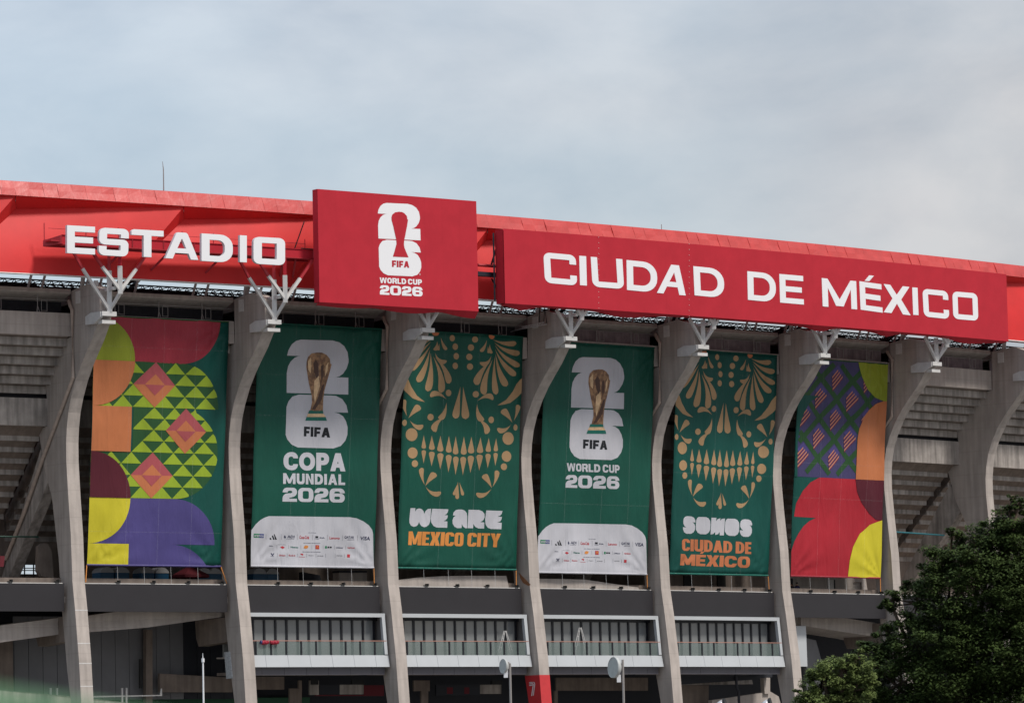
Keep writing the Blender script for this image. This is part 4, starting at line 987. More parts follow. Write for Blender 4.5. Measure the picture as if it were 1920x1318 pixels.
s_.draw(text_px('COPA', ec(312, 172), ec(1492, 200), ec(308, 515), dict(s=.29, t=.25, R=.46, r=.22, h1=.34), .07, {'C': .86, 'O': 1.02}), 'lettering', C['white'], T, 1, label='white word COPA')
s_.draw(text_px('MUNDIAL', ec(302, 575), ec(1480, 600), ec(300, 778), dict(s=.27, t=.24, R=.3, r=.14), .12), 'lettering', C['white'], T, 1, label='white word MUNDIAL')
s_.draw(text_px('2026', ec(290, 848), ec(1472, 868), ec(288, 1115), WIDE, .08, {'2': 1.05, '0': 1.2, '6': 1.15}), 'lettering', C['white'], T, 1, label='white numerals 2026')
ef = Zm(980, 620, 2.804)
emblem_banner(3, *ef(254, 137), 101, 191, .030, -.022, (ef(318, 571), ef(440, 578), ef(317, 618)))
s_, T = SH[3], BT[3]
s_.draw(text_px('WORLD CUP', ef(228, 695), ef(508, 706), ef(228, 737), dict(s=.27, t=.22, R=.34, r=.14, space=.25), .09), 'lettering', C['white'], T, 1, label='white words WORLD CUP')
s_.draw(text_px('2026', ef(221, 757), ef(505, 765), ef(220, 824), WIDE, .08, {'2': 1.05, '0': 1.2, '6': 1.15}), 'lettering', C['white'], T, 1, label='white numerals 2026')
# sponsor aprons (white field with rounded shoulders) and their small marks, surveyed on banner 1 and repeated on banner 3
eg = Zm(455, 955, 7.68)
def to3(x, y):   # same sheet coordinates on the other banner
    a, b = SH[1].ab(x, y); return a, b
ap = [(60, 790), (100, 320), (140, 265), (180, 210), (240, 155), (300, 120), (370, 95), (600, 96), (1000, 102), (1540, 110), (1640, 125), (1730, 170), (1800, 225), (1850, 290), (1866, 350), (1860, 835)]
marks = {'navy': [('ADI', (640, 368), (738, 372), (637, 406)), ('VISA', (1692, 384), (1822, 388), (1688, 438)), ('predictstreet', (625, 414), (732, 417), (625, 426)), ('HYUNDAI', (1030, 414), (1092, 416), (1030, 424)), ('KIA', (1104, 394), (1174, 397), (1103, 415)),
                  ('QATAR', (1462, 378), (1606, 382), (1460, 420)), ('AIRWAYS', (1504, 426), (1606, 429), (1504, 438)), ('Valvoline', (400, 664), (448, 666), (400, 676)), ('FIFA PARTNERS', (940, 329), (1050, 331), (940, 337)),
                  ('FIFA WORLD CUP SPONSORS', (868, 476), (1110, 480), (868, 486)), ('FIFA WORLD CUP SUPPORTERS', (852, 602), (1112, 606), (852, 612)), ('Unilever', (1340, 534), (1444, 537), (1338, 556)), ('ABInBev', (376, 516), (436, 518), (376, 528))],
         'grey': [('BANK OF AMERICA', (506, 499), (620, 502), (506, 507)), ('airbnb', (1070, 654), (1156, 657), (1068, 672)), ('diageo', (936, 650), (1012, 652), (935, 668)), ('marriott', (1345, 650), (1430, 653), (1344, 668))],
         'red': [('Coca-Cola', (808, 372), (950, 376), (806, 420)), ('Lenovo', (1246, 388), (1392, 392), (1244, 426)), ('verizon', (1506, 534), (1614, 538), (1504, 560)), ('Globant', (520, 646), (610, 649), (519, 668)), ('Rock-it', (658, 646), (750, 649), (656, 670)), ('DoorDash', (800, 674), (886, 676), (799, 684))],
         'tgreen': [('Hisense', (684, 524), (792, 528), (683, 552))]}
shapes = {'brandgreen': [[(152, 346), (235, 349), (230, 404), (150, 401)], [(1180, 524), (1206, 525), (1204, 560), (1178, 558)]], 'blue': [[(235, 349), (302, 352), (298, 407), (230, 404)]],
          'black': [[(448, 353), (458, 353), (492, 432), (466, 432)], [(418, 378), (436, 372), (458, 432), (438, 432)], [(384, 412), (400, 402), (414, 432), (392, 431)], [(1042, 380), (1082, 382), (1080, 408), (1040, 406)],
                    [(1216, 530), (1240, 531), (1238, 554), (1214, 553)], [(1248, 531), (1276, 532), (1274, 553), (1247, 553)]],
          'navy': [[(602, 366), (618, 395), (608, 420), (590, 395)], [(400, 628), (418, 628), (428, 648), (440, 628), (455, 629), (434, 664), (424, 663)]],
          'red': [[(1042, 510), (1096, 513), (1094, 570), (1040, 567)], [(536, 540), (570, 525), (604, 545), (572, 564)], [(822, 632), (856, 634), (866, 648), (848, 662), (838, 648), (824, 645)], [(1504, 642), (1546, 645), (1542, 690), (1500, 686)]],
          'orange': [[(876, 528), (896, 514), (938, 520), (934, 548), (908, 562), (870, 556)]]}
for k in (1, 3):
    s_, T = SH[k], BT[k]
    cv = lambda p: to3(*eg(*p))
    adj = (lambda p: p) if k == 1 else (lambda p: (p[0], p[1] + .008))
    s_.draw([[[adj(cv(p)) for p in ap[1:-1]] + [(1.0, .0), (.0, .0)]]], 'sponsor_field', C['white'], T, 1, inab=True, label='white field with rounded shoulders')
    for col, ws in marks.items():
        P = []
        for wd, TL, TR, BL in ws: P += [[[adj(to3(*q)) for q in ring] for ring in poly] for poly in small(wd, eg(*TL), eg(*TR), eg(*BL))]
        s_.draw(P, 'sponsor_names', C[col], T, 2, inab=True)
    for col, ps in shapes.items(): s_.draw([[[adj(cv(p)) for p in poly]] for poly in ps], 'sponsor_logos', C[col], T, 2, inab=True)
    s_.draw([[[adj(cv((x, y0))), adj(cv((x + 3, y0))), adj(cv((x + 3, y1))), adj(cv((x, y1)))]] for x, y0, y1 in [(332, 350, 430), (552, 350, 436), (775, 354, 436), (995, 358, 440), (1212, 362, 442), (1430, 366, 446), (1652, 370, 450)] +
            [(490, 505, 565), (655, 508, 566), (828, 508, 568), (988, 510, 568), (1150, 512, 570), (1314, 514, 570), (1478, 516, 572)] + [(495, 625, 685), (633, 626, 686), (776, 628, 686), (912, 630, 688), (1048, 632, 688), (1185, 632, 690), (1322, 634, 690), (1458, 636, 692)]],
           'sponsor_dividers', C['grey'], T, 2, inab=True)
    s_.draw(small('aramco', (0, 0), (1, 0), (0, 1)) and [[[adj(to3(*q)) for q in ring] for ring in poly] for poly in small('aramco', eg(160, 362), eg(296, 368), eg(158, 390))], 'sponsor_names', C['white'], T, 3, inab=True)
    s_.draw([[[adj(cv(q)) for q in [(1055, 530), (1068, 520), (1082, 531), (1080, 556), (1074, 556), (1068, 530), (1060, 556), (1054, 555)]]]], 'sponsor_logos', C['orange'], T, 3, inab=True)

# -- sugar-skull banners: right half surveyed on banner 2, mirrored about the nose line
e1, e2 = Zm(840, 615, 7.32), Zm(840, 775, 7.32)
R_ = []
for (x, y, r) in [(364, 158, 38), (312, 268, 40), (290, 397, 40), (297, 530, 40), (370, 908, 40), (581, 1258, 41)]: R_.append(circ(*e1(x, y), r / 7.32, r * 1.12 / 7.32))
for (x, y, r) in [(820, 343, 80), (793, 588, 68), (754, 730, 43)]: R_.append(circ(*e2(x, y), r / 7.32, r * 1.1 / 7.32))
R_.append(circ(*e2(924, 192), 29 / 7.32, 43 / 7.32))
def D1(t, e_, w, b=0.): R_.append(drop(e1(*t), e1(*e_), w / 7.32, b))
def D2(t, e_, w, b=0.): R_.append(drop(e2(*t), e2(*e_), w / 7.32, b))
D1((605, 160), (935, 205), 75, .08); D1((625, 195), (985, 345), 82, .09); D1((635, 230), (985, 520), 82, .08); D1((640, 290), (930, 650), 88, .07); D1((645, 350), (805, 800), 98, .06)
D1((635, 390), (655, 915), 98, .05); D1((600, 430), (480, 920), 95, .09); D1((572, 440), (375, 785), 95, .09)
D1((518, 165), (430, 325), 52, -.08); D1((560, 220), (590, 350), 52, .12); D1((530, 250), (540, 345), 34, .0)
D1((580, 378), (415, 480), 74, -.28)
D1((392, 998), (615, 975), 88, -.24); D1((388, 1042), (470, 1278), 82, .12)
D1((204, 805), (245, 1250), 108, .0)
R_.append([[e1(670, 1060), e1(790, 985), e1(880, 870), e1(930, 770), e1(985, 705), e1(1010, 690), e1(1010, 880), e1(950, 945), e1(850, 1025), e1(760, 1050)]])
D1((900, 1275), (955, 1050), 66, .06); D1((880, 1298), (735, 1120), 98, .05)
D2((392, 68), (520, 285), 92, -.17); D2((860, 155), (665, 215), 82, -.22)
for x, w, yt, ym, yl, yb, xd in [(222, 86, 315, 568, 592, 848, 204), (322, 86, 318, 550, 577, 818, 308), (437, 84, 325, 545, 562, 785, 422), (548, 78, 332, 530, 550, 752, 535), (655, 62, 335, 522, 538, 722, 642)]:
    D2((x, yt), (x - 10, ym), w); D2((xd - 6, yb), (xd + 2, yl), w)
D2((600, 1010), (655, 778), 70, .08); D2((592, 1025), (470, 840), 92, .05); D2((585, 1035), (375, 1100), 80, -.22)
D2((148, 942), (203, 1125), 46)
MID = [drop(e2(127, 935), e2(117, 1175), 58 / 7.32)]
ax0, b0 = SH[2].ab(*e1(194, 1000)); ax1, b1 = SH[2].ab(*e2(122, 1050)); axis = (ax0 + ax1) / 2
base_polys = [[[SH[2].ab(x, y) for x, y in ring] for ring in poly] for poly in R_]
mir = [[[(2 * axis - a, b) for a, b in ring] for ring in poly] for poly in base_polys]
mid = [[[SH[2].ab(x, y) for x, y in ring] for ring in poly] for poly in MID]
for k, da, db in ((2, 0, 0), (4, 0.004, -.002)):
    SH[k].draw([[[(a + da, b + db) for a, b in ring] for ring in poly] for poly in base_polys + mir + mid], 'sugar_skull', C['gold'], BT[k], 1, inab=True, label='gold sugar skull of petals, drops and dots')
    SH[k].draw([[[(a + da, b + db) for a, b in ring] for ring in circ(axis + q, .995, .028, .012)] for q in (-.235, .235)], 'skull_dots', C['orange2'], BT[k], 1, inab=True)
eh = Zm(740, 935, 8.0)
Wp = [(232, 138), (308, 138), (304, 190), (330, 152), (365, 142), (400, 150), (430, 180), (442, 225), (462, 180), (495, 152), (543, 145), (528, 340), (510, 385), (475, 415), (440, 424), (400, 408), (375, 375), (364, 345), (345, 390), (315, 412), (280, 418), (240, 400), (218, 360), (215, 310)]
Ep = [(558, 147), (792, 155), (785, 195), (765, 225), (735, 243), (785, 245), (778, 285), (755, 315), (722, 332), (778, 338), (775, 432), (620, 428), (575, 405), (545, 355), (536, 290)]
Ap = [(864, 248), (872, 205), (905, 170), (950, 158), (1010, 160), (1050, 175), (1080, 210), (1088, 260), (1083, 438), (1060, 440), (1022, 415), (1003, 372), (998, 436), (930, 438), (885, 415), (858, 370), (856, 320), (872, 275), (900, 255), (905, 250)]
Rp = [(1108, 162), (1260, 166), (1310, 185), (1342, 225), (1345, 275), (1325, 320), (1280, 348), (1340, 352), (1336, 445), (1250, 442), (1205, 420), (1178, 375), (1172, 440), (1090, 438)]
E2p = [(1368, 172), (1608, 180), (1598, 222), (1575, 250), (1535, 266), (1602, 270), (1592, 312), (1570, 340), (1530, 352), (1598, 358), (1592, 455), (1435, 450), (1390, 430), (1360, 385), (1352, 315)]
SH[2].draw([[[eh(*p) for p in q]] for q in (Wp, Ep, Ap, Rp, E2p)], 'lettering', C['white'], BT[2], 1, label='rounded white words WE ARE')
NARR = dict(s=.27, t=.17, R=.22, r=.08, space=.26)
SH[2].draw(text_px('MEXICO CITY', eh(205, 486), eh(1585, 520), eh(188, 690), NARR, .035, {'E': .52, 'C': .66, 'O': .68, 'X': .72, 'M': .98, 'T': .62, 'Y': .72}), 'lettering', C['orange'], BT[2], 1, label='orange words MEXICO CITY')
ei = Zm(1240, 950, 9.143)
Sp = [(365, 240), (375, 195), (400, 168), (440, 158), (515, 163), (560, 185), (582, 230), (582, 268), (530, 262), (560, 285), (578, 330), (572, 390), (545, 435), (500, 460), (415, 458), (375, 430), (357, 380), (356, 345), (415, 352), (385, 325), (365, 285)]
Op = [(640, 172), (760, 175), (800, 195), (828, 240), (832, 300), (825, 390), (800, 440), (755, 468), (660, 466), (615, 440), (588, 390), (590, 300), (598, 230), (615, 190)]
Mp = [(850, 184), (935, 186), (930, 245), (955, 210), (1005, 192), (1000, 238), (1030, 205), (1085, 198), (1060, 487), (990, 486), (988, 430), (960, 465), (912, 480), (910, 430), (880, 462), (830, 474)]
O2 = [(x + 490 - 0, y + 28) for x, y in Op]; S2p = [(x + 972, y + 52) for x, y in Sp]
SH[4].draw([[[ei(*p) for p in q]] for q in (Sp, Op, Mp, O2, S2p)], 'lettering', C['white'], BT[4], 1, label='rounded white word SOMOS')
SH[4].draw(text_px('CIUDAD DE', ei(335, 545), ei(1532, 605), ei(330, 748), dict(s=.27, t=.19, R=.26, r=.1, space=.22), .05, {'C': .68, 'U': .7, 'D': .68, 'A': .76, 'E': .55}), 'lettering', C['orange2'], BT[4], 1, label='orange words CIUDAD DE')
SH[4].draw(text_px('MÉXICO', ei(308, 805), ei(1508, 852), ei(300, 998), dict(s=.36, t=.22, R=.36, r=.16), .06, {'É': .82, 'C': 1.04, 'O': 1.1, 'X': 1.1, 'M': 1.36}), 'lettering', C['orange2'], BT[4], 1, label='orange word MÉXICO')

# -- patchwork banner 0
ea, eb2 = Zm(150, 590, 5.493), Zm(150, 820, 5.272)
s_, T = SH[0], BT[0]
def A(x, y): return s_.ab(*ea(x, y))
def Bq(x, y): return s_.ab(*eb2(x, y))
def dr(polys, col, layer, name='printed_shape', label=None): s_.draw(polys, name, C[col], T, layer, inab=True, label=label)
# key lines of the design in sheet coordinates
aL = 0.; aM = A(565, 480)[0]; yTop = 1.0; yA = A(565, 480)[1]; yB = A(560, 948)[1]; yC = Bq(515, 142)[1]; yD = Bq(495, 597)[1]; yE = Bq(475, 1050)[1]
def earc(cx, cy, rx, ry, t0, t1, n=14): return [(cx + rx * cos(radians(t0 + (t1 - t0) * k / n)), cy + ry * sin(radians(t0 + (t1 - t0) * k / n))) for k in range(n + 1)]
hA = 1.0 - yA; aR = A(1442, 65)[0]; rx0 = aM
# crimson top lobe
cx1 = A(1040, 497)[0]
dr([[[(0, 1), (aR, 1)] + earc(cx1, 1.0, aR - cx1, 1 - yA + .003, 0, -90) + [(0, yA)]]], 'crimson', 1, label='crimson lobe')
dr([[[(0, yA), (0, 1.0 - .002)] + earc(0, yA, aM, 1 - yA, 90, 0)]], 'lime2', 2, label='lime quarter circle')
# field of triangles: silhouette
cx2 = cx1; aR2 = A(1420, 975)[0]
sil = [(0.0, yB), (aM * .35, yB + .01), (aM, yB + (yA - yB) * .5), (aM, yA)] + [(cx2, yA)] + earc(cx2, yB, aR2 - cx2, yA - yB, 90, 0) + [(A(1010, 968)[0], yB)]
aR3 = Bq(1355, 180)[0]; cx3 = A(1020, 968)[0]; yM = (yB + yD) / 2
sil2 = [(aM, yB - 0.0), (cx3, yB)] + earc(cx3, yM, aR3 - cx3, yB - yM, 90, 0) + earc(cx3 - .02, yM, aR3 - cx3 + .02, yM - yD, 0, -90) + [(aM, yD), (0.05, yC), (aM, yC)]
dr([[[(0, yB), (0, yA), (cx2, yA)] + earc(cx2, yB, aR2 - cx2, yA - yB, 90, 0)]], 'dgreen', 1, label='dark green field of triangles')
dr([[[(aM, yB), (cx3, yB)] + earc(cx3, yM, aR3 - cx3, yB - yM, 90, 0) + earc(cx3 - .02, yM, aR3 - cx3 + .02, yM - yD, 0, -90)[1:] + [(0, yD), (0, yC), (aM, yC)]]], 'dgreen', 1, label='dark green field of triangles')
def inside1(a, b): 
    if yB <= b <= yA: return a <= cx2 or ((a - cx2) / (aR2 - cx2))**2 + ((b - yB) / (yA - yB))**2 <= 1
    if b < yB:
        if a < aM and b > yC: return False
        if b >= yM: return a <= cx3 or ((a - cx3) / (aR3 - cx3))**2 + ((b - yM) / (yB - yM))**2 <= 1
        return a <= cx3 - .02 or ((a - cx3 + .02) / (aR3 - cx3 + .02))**2 + ((b - yM) / (yM - yD))**2 <= 1
    return False
pw = A(983, 850)[0] - A(770, 850)[0]; 
def clip_poly(poly):
    "shrinks triangle points lying outside the silhouette onto its edge"
    c = (sum(p[0] for p in poly) / len(poly), sum(p[1] for p in poly) / len(poly)); 
    if not inside1(*c): return None
    out = []
    N_ = len(poly)
    for i in range(N_):
        p, q = poly[i], poly[(i + 1) % N_]
        for t in (0, .2, .4, .6, .8):
            x = (p[0] + (q[0] - p[0]) * t, p[1] + (q[1] - p[1]) * t)
            if not inside1(*x):
                lo_, hi_ = 0., 1.
                for _ in range(12):
                    m_ = (lo_ + hi_) / 2; y = (c[0] + (x[0] - c[0]) * m_, c[1] + (x[1] - c[1]) * m_)
                    if inside1(*y): lo_ = m_
                    else: hi_ = m_
                x = (c[0] + (x[0] - c[0]) * lo_, c[1] + (x[1] - c[1]) * lo_)
            out.append(x)
    return [out]
tris = []; aX = A(770, 497)[0]
for sect, (yt, yb_, rows) in enumerate(((yA, yB, 4), (yB, yC, 4), (yC, yD, 4))):
    hh = (yt - yb_) / rows
    for r_ in range(rows):
        y1 = yt - r_ * hh; y0 = y1 - hh
        for c_ in range(-5, 6):
            shift = 0 if (r_ + (1 if False else 0)) % 2 == 0 else .5
            xc = aX + (c_ + shift) * pw
            q = clip_poly([(xc - pw / 2, y0), (xc + pw / 2, y0), (xc, y1)])
            if q and xc > -.02: tris.append(q)
dr(tris, 'lime', 2, 'printed_triangles', 'lime triangles')
def diamond(cx, cy, w, h, cut=None):
    up = [(cx - w, cy), (cx, cy + h), (cx + w, cy)]; dn = [(cx - w, cy), (cx, cy - h), (cx + w, cy)]
    iu = [(cx - w * .47, cy + .0), (cx, cy + h * .47), (cx + w * .47, cy)]; idn = [(cx - w * .47, cy), (cx, cy - h * .47), (cx + w * .47, cy)]
    L = [clip_poly(p) for p in (up, dn, iu, idn)]
    for p, col, ly in zip(L, ('pink', 'orange2', 'orange2', 'pink'), (3, 3, 4, 4)):
        if p: dr([p], col, ly, 'printed_diamond')
hd = (yA - yB) / 2
diamond(aX, (yA + yB) / 2, pw, hd); diamond(aX + 1.5 * pw + .01, yB - hd, pw * 1.0, hd); diamond(aX, yC - (yC - yD) / 2, pw, (yC - yD) / 2)
# orange lobe and block, maroon and yellow quarters, purple two
dr([[[(0, yB), (0, yA)] + [(aM, yA)] + earc(0, yA, aM, yA - yB, 0, -90)[1:]]], 'tang', 5, label='orange quarter circle')
dr([[[(0, yC), (aM - .015, yC), (aM - .015, yB), (0, yB)]]], 'tang', 5, label='orange block')
dr([[[(0, yD), (0, yC)] + earc(0, yD, aM - .005, yC - yD, 90, 0)]], 'maroon', 5, label='maroon quarter circle')
aP = Bq(1322, 1050)[0]; cxp = Bq(930, 610)[0]
dr([[[(0, yE), (0, yD), (cxp, yD)] + earc(cxp, yE, aP - cxp, yD - yE, 90, 0) + [(Bq(960, 1056)[0], yE)]]], 'purple', 1, label='purple lobe')
cxq = Bq(900, 1060)[0]
dr([[[(0, 0), (0, yE - .0), (cxq, yE)] + earc(cxq, -.10, Bq(1270, 1260)[0] - cxq + .03, yE + .10, 90, 25)]], 'purple', 1, label='purple lobe')
dr([[[(0.0, yE), (0, yD)] + [(aM - .005, yD)] + earc(0, yD, aM - .005, yD - yE, 0, -90)[1:]]], 'yellow', 2, label='yellow quarter circle')
dr([[[(0, 0), (Bq(470, 1260)[0], 0), (Bq(475, 1050)[0], yE), (0, yE)]]], 'yellow', 2, label='yellow block')

# -- patchwork banner 5
ej = Zm(1470, 665, 5.49); ek = Zm(1450, 640, 2.804)
s_, T = SH[5], BT[5]
def J(x, y): return s_.ab(*ej(x, y))
def K(x, y): return s_.ab(*ek(x, y))
yR = J(720, 1280)[1]; aV = J(725, 1280)[0]
aD0 = J(125, 1240)[0]; yN = J(370, 425)[1]
field = [(aD0, yR), (aV, yR), (aV, J(740, 860)[1])] + [(aV + .02, J(750, 800)[1]), (J(800, 660)[0], J(800, 660)[1]), J(860, 570), J(940, 505), J(1020, 478), J(930, 440), J(850, 360), J(790, 240), J(765, 150), J(752, 60), (J(752, 60)[0], 1.0), (0, 1.0), (0, J(200, 415)[1]), J(370, 428), J(260, 480), J(190, 590), J(150, 720), J(130, 900)]
dr([[field]], 'slate', 1, label='slate ground of the diamonds')
dr([[[J(752, 60), J(765, 150), J(790, 240), J(850, 360), J(930, 440), J(1020, 478), (1, J(1045, 480)[1]), (1, 1), (J(752, 60)[0], 1)]]], 'lime2', 4, label='olive lime quarter circle')
dr([[[(1, J(1045, 480)[1]), J(1020, 478), J(940, 505), J(860, 570), J(800, 660), J(760, 760), J(745, 860), (aV, yR + .05), (aV, yR), (1, yR)]]], 'tang', 4, label='orange lobe')
dr([[[(0, J(200, 415)[1]), J(370, 428), J(300, 450), J(240, 500), J(190, 590), J(155, 700), J(130, 900), (aD0, yR), (0, yR)]]], 'teal', 5, label='teal corner')
# green lattice and striped diamonds, cut to the purple field
def in5(a, b):
    x, y = a, b; c = False; n = len(field)
    for i in range(n):
        (x0, y0), (x1, y1) = field[i], field[i - 1]
        if (y0 > y) != (y1 > y) and x < (x1 - x0) * (y - y0) / (y1 - y0) + x0: c = not c
    return c
def ok5(*ps): return all(yR < p[1] < 1 and 0 < p[0] < 1 for p in ps)
p0 = np.array(J(540, 260)); d1 = np.array(J(690, 480)) - p0; d2 = np.array(J(370, 450)) - p0   # lattice vectors between stripe patches
lat = []; strp = []; strp2 = []; pur = []
for i in range(-6, 7):
    for j in range(-6, 9):
        c = p0 + i * d1 + j * d2
        if not (-.2 < c[0] < 1.1 and -.1 + yR < c[1] < 1.15): continue
        for (v, wv) in ((d1, d2), (d2, d1)):
            e0 = c - .5 * v - .5 * wv + np.array((.0, .002)); e1_ = e0 + v; o_ = wv * .19
            for kx in range(4):
                s0, s1 = e0 + (e1_ - e0) * kx / 4, e0 + (e1_ - e0) * (kx + 1) / 4; m_ = (s0 + s1) / 2
                if ok5(s0 - o_ * .5, s1 - o_ * .5, s1 + o_ * .5, s0 + o_ * .5) and m_[0] < aV + .25: lat.append([[tuple(s0 - o_ * .5), tuple(s1 - o_ * .5), tuple(s1 + o_ * .5), tuple(s0 + o_ * .5)]])
        if ok5(c) and c[0] < aV + .22:
            for q in range(4):
                k0 = np.array(J(545, 260)); Lk = c + np.array(J(487 + q, 235 + 40 * q)) - k0; Rk = c + np.array(J(550 + 17 * q, 160 + 22 * q)) - k0
                th = np.array((0, .0040)); th2 = np.array((0, .0075))
                if ok5(Lk - th - th2, Rk + th):
                    strp.append([[tuple(Lk - th), tuple(Rk - th), tuple(Rk + th), tuple(Lk + th)]])
                    strp2.append([[tuple(Lk - th - th2), tuple(Rk - th - th2), tuple(Rk - th), tuple(Lk - th)]])
            top_ = c - .5 * d1 - .5 * d2; qd = [top_ + .12 * (d1 + d2), top_ + .12 * d1 + .5 * d2, c - .02 * (d1 + d2), top_ + .5 * d1 + .12 * d2]
            if ok5(*qd): pur.append([[tuple(v) for v in qd]])
# lattice strips overlap at crossings: the second family lies on its own layer
dr(lat[::1], 'pgreen', 2, 'printed_lattice', 'green lattice')
for q_ in pur: dr([q_], 'purple', 2.5, 'printed_diamond')
for q_ in strp2: dr([q_], 'plum', 3.3, 'printed_stripe')
for q_ in strp: dr([q_], 'salmon', 3.5, 'printed_stripe')
yS = K(580, 940)[1]
dr([[[(K(77, 1222)[0], 0), K(79, 1190), K(84, 1140), K(93, 1095), K(108, 1050), K(128, 1010), K(155, 972), K(185, 945), K(222, 927), K(108, 920), K(118, 850), K(150, 785), K(190, 740), K(240, 714), (aV, yR), (1, yR), (1, 0)]]], 'scarlet', 1, label='scarlet figure')
dr([[[(aV, yR), (1, yR), (1, yS), K(540, 938), K(500, 905), K(460, 850), K(435, 790)]]], 'maroon', 3, label='maroon quarter circle')
dr([[[(1, yS), K(545, 948), K(500, 965), K(450, 1010), K(415, 1080), K(398, 1150), K(390, 1225), (K(390, 1225)[0], 0), (1, 0)]]], 'yellow', 3, label='yellow quarter circle')

# ================================================================== things on the concourse
def cabin(u, o, label):
    T = thing('portable_toilet', F(u, o, 13.35), label, 'toilet', 'portable toilets on the concourse'); w = .042
    MB().fbox(u - w, u + w, o - 1.1, o, 13.35, 15.22).build('cabin_body', toil_b, T)
    MB().fbox(u - w * .8, u + w * .5, o, o + .03, 13.45, 15.1).build('door', toil_b, T)
    R2 = MB(); fr = [(u - w * 1.04, 15.22), (u - w * .9, 15.38), (u - w * .55, 15.55), (u, 15.63), (u + w * .55, 15.55), (u + w * .9, 15.38), (u + w * 1.04, 15.22)]
    R2.prism([F(a, o + .04, z) for a, z in fr], [F(a, o - 1.14, z) for a, z in fr]).build('domed_roof', toil_r, T)
cl = ['leftmost of the first pair under the patchwork banner', 'second of the first pair under the patchwork banner', 'first of the middle pair under the patchwork banner', 'second of the middle pair under the patchwork banner',
      'half hidden behind the dark red parasol', 'beside the second pier, right of the parasol', 'left one under the COPA MUNDIAL banner', 'right one under the COPA MUNDIAL banner']
for k, x in enumerate((200.5, 229.5, 276.5, 304, 384, 403)): u_, _ = G(x, 1075, -5); cabin(u_, -5, 'blue portable toilet, grey domed roof, ' + cl[k])
for k, x in enumerate((487, 511)): u_, _ = G(x, 1078, -4.5); cabin(u_, -4.5, 'blue portable toilet, grey domed roof, ' + cl[6 + k])
u_, z_ = G(362, 1068, -4.2)
T = thing('parasol', F(u_, -4.2, 13.35), 'dark red parasol with a pale pole among the portable toilets', 'parasol')
MB().tube([F(u_ - .02, -4.2, 13.35), F(u_ - .02, -4.2, 15.5)], .04, 6).build('pole', plate_w, T)
cn = MB(); ring = [F(u_ - .02 + .11 * cos(a * pi / 4), -4.2 + 1.3 * sin(a * pi / 4), 15.05) for a in range(8)]; cn.add([F(u_ - .02, -4.2, 15.75)] + ring + [r_ - Vector((0, 0, .18)) for r_ in ring], [(0, 1 + a, 1 + (a + 1) % 8) for a in range(8)] + [(1 + a, 9 + a, 9 + (a + 1) % 8, 1 + (a + 1) % 8) for a in range(8)]); cn.build('canopy', darkred, T)
# garland of red and blue balloons tied to the first balcony rail
gl = MB()
for k in range(11):
    x = 489 + k * 3.1; 
    if k in (5,): continue
    u_, z_ = G(x, 1203 + (k % 2), .22); c = F(u_, .26, z_ - .02); n = 7
    r = .115 + .03 * random.random()
    vs = [c + Vector((r * sin(pi * i / 5) * cos(2 * pi * j / n), r * sin(pi * i / 5) * sin(2 * pi * j / n), r * 1.15 * cos(pi * i / 5))) for i in range(6) for j in range(n)]
    gl.add(vs, [(i * n + j, i * n + (j + 1) % n, (i + 1) * n + (j + 1) % n, (i + 1) * n + j) for i in range(5) for j in range(n)], 1 if k == 0 else 0)
tagit(gl.build('garland', [mat('garland_red', (.30, .01, .03), .5), mat('garland_blue', (.02, .03, .13), .5)], None, smooth=True), 'red garland with one blue end tied along the first glazed balcony rail', 'garland')
# step ladders seen in two balconies
for x0, y0, lab in ((1084, 1176, 'white stepladder standing behind the rail of the third glazed balcony'), (943, 1182, 'pale stepladder seen near the right end of the second glazed balcony')):
    o_ = -.5; pt = lambda x, y: F(*((lambda g: (g[0], o_, g[1]))(G(x, y, o_))))
    T = thing('stepladder', pt(x0 + 1, 1226), lab, 'ladder')
    MB().bar(pt(x0 + 2, y0), pt(x0 - 10, 1226), .04).bar(pt(x0 + 4, y0), pt(x0 - 5, 1226), .04).build('rails', steel_w, T)
    MB().bar(pt(x0 + 5, y0), pt(x0 + 14, 1226), .035).bar(pt(x0 + 6, y0), pt(x0 + 19, 1226), .035).build('rear_rails', steel_w, T)
    for k in range(5):
        t = (k + .7) / 5.2; MB().bar(pt(x0 + 2 - 12 * t, y0 + (1226 - y0) * t), pt(x0 + 4 - 9 * t, y0 + (1226 - y0) * t), .035).build('tread', steel_w, T)
# aluminium truss ladder hung on pier 3
T = thing('hanging_truss', radial_pt(940, 616, 3, .02), 'short aluminium lattice truss hung against the pier right of the skull banner', 'truss')
zt3 = Zm(880, 560, 8.727); q = lambda a, b: radial_pt(*zt3(a, b), 3, .03)
al = mat('aluminium', (.62, .62, .64), .35, metal=.3)
MB().tube([q(740, 545), q(920, 500), q(1330, 425)], .035, 5).tube([q(920, 470), q(1290, 390)], .035, 5).build('chords', al, T)
M_ = MB()
for k in range(8):
    a0_, a1_ = 930 + k * 46, 930 + (k + 1) * 46; f1 = lambda x: 470 - (x - 920) * .216; f2 = lambda x: 500 - (x - 920) * .183
    M_.tube([q(a0_, f2(a0_)), q((a0_ + a1_) / 2, f1((a0_ + a1_) / 2)), q(a1_, f2(a1_))], .02, 4)
M_.build('bracing', al, T)
MB().tube([q(1215, 130), q(1215, 390)], .04, 5).tube([q(1300, 150), q(1285, 400)], .03, 5).tube([q(1300, 150), q(1335, 410)], .03, 5).build('slings', blk, T)

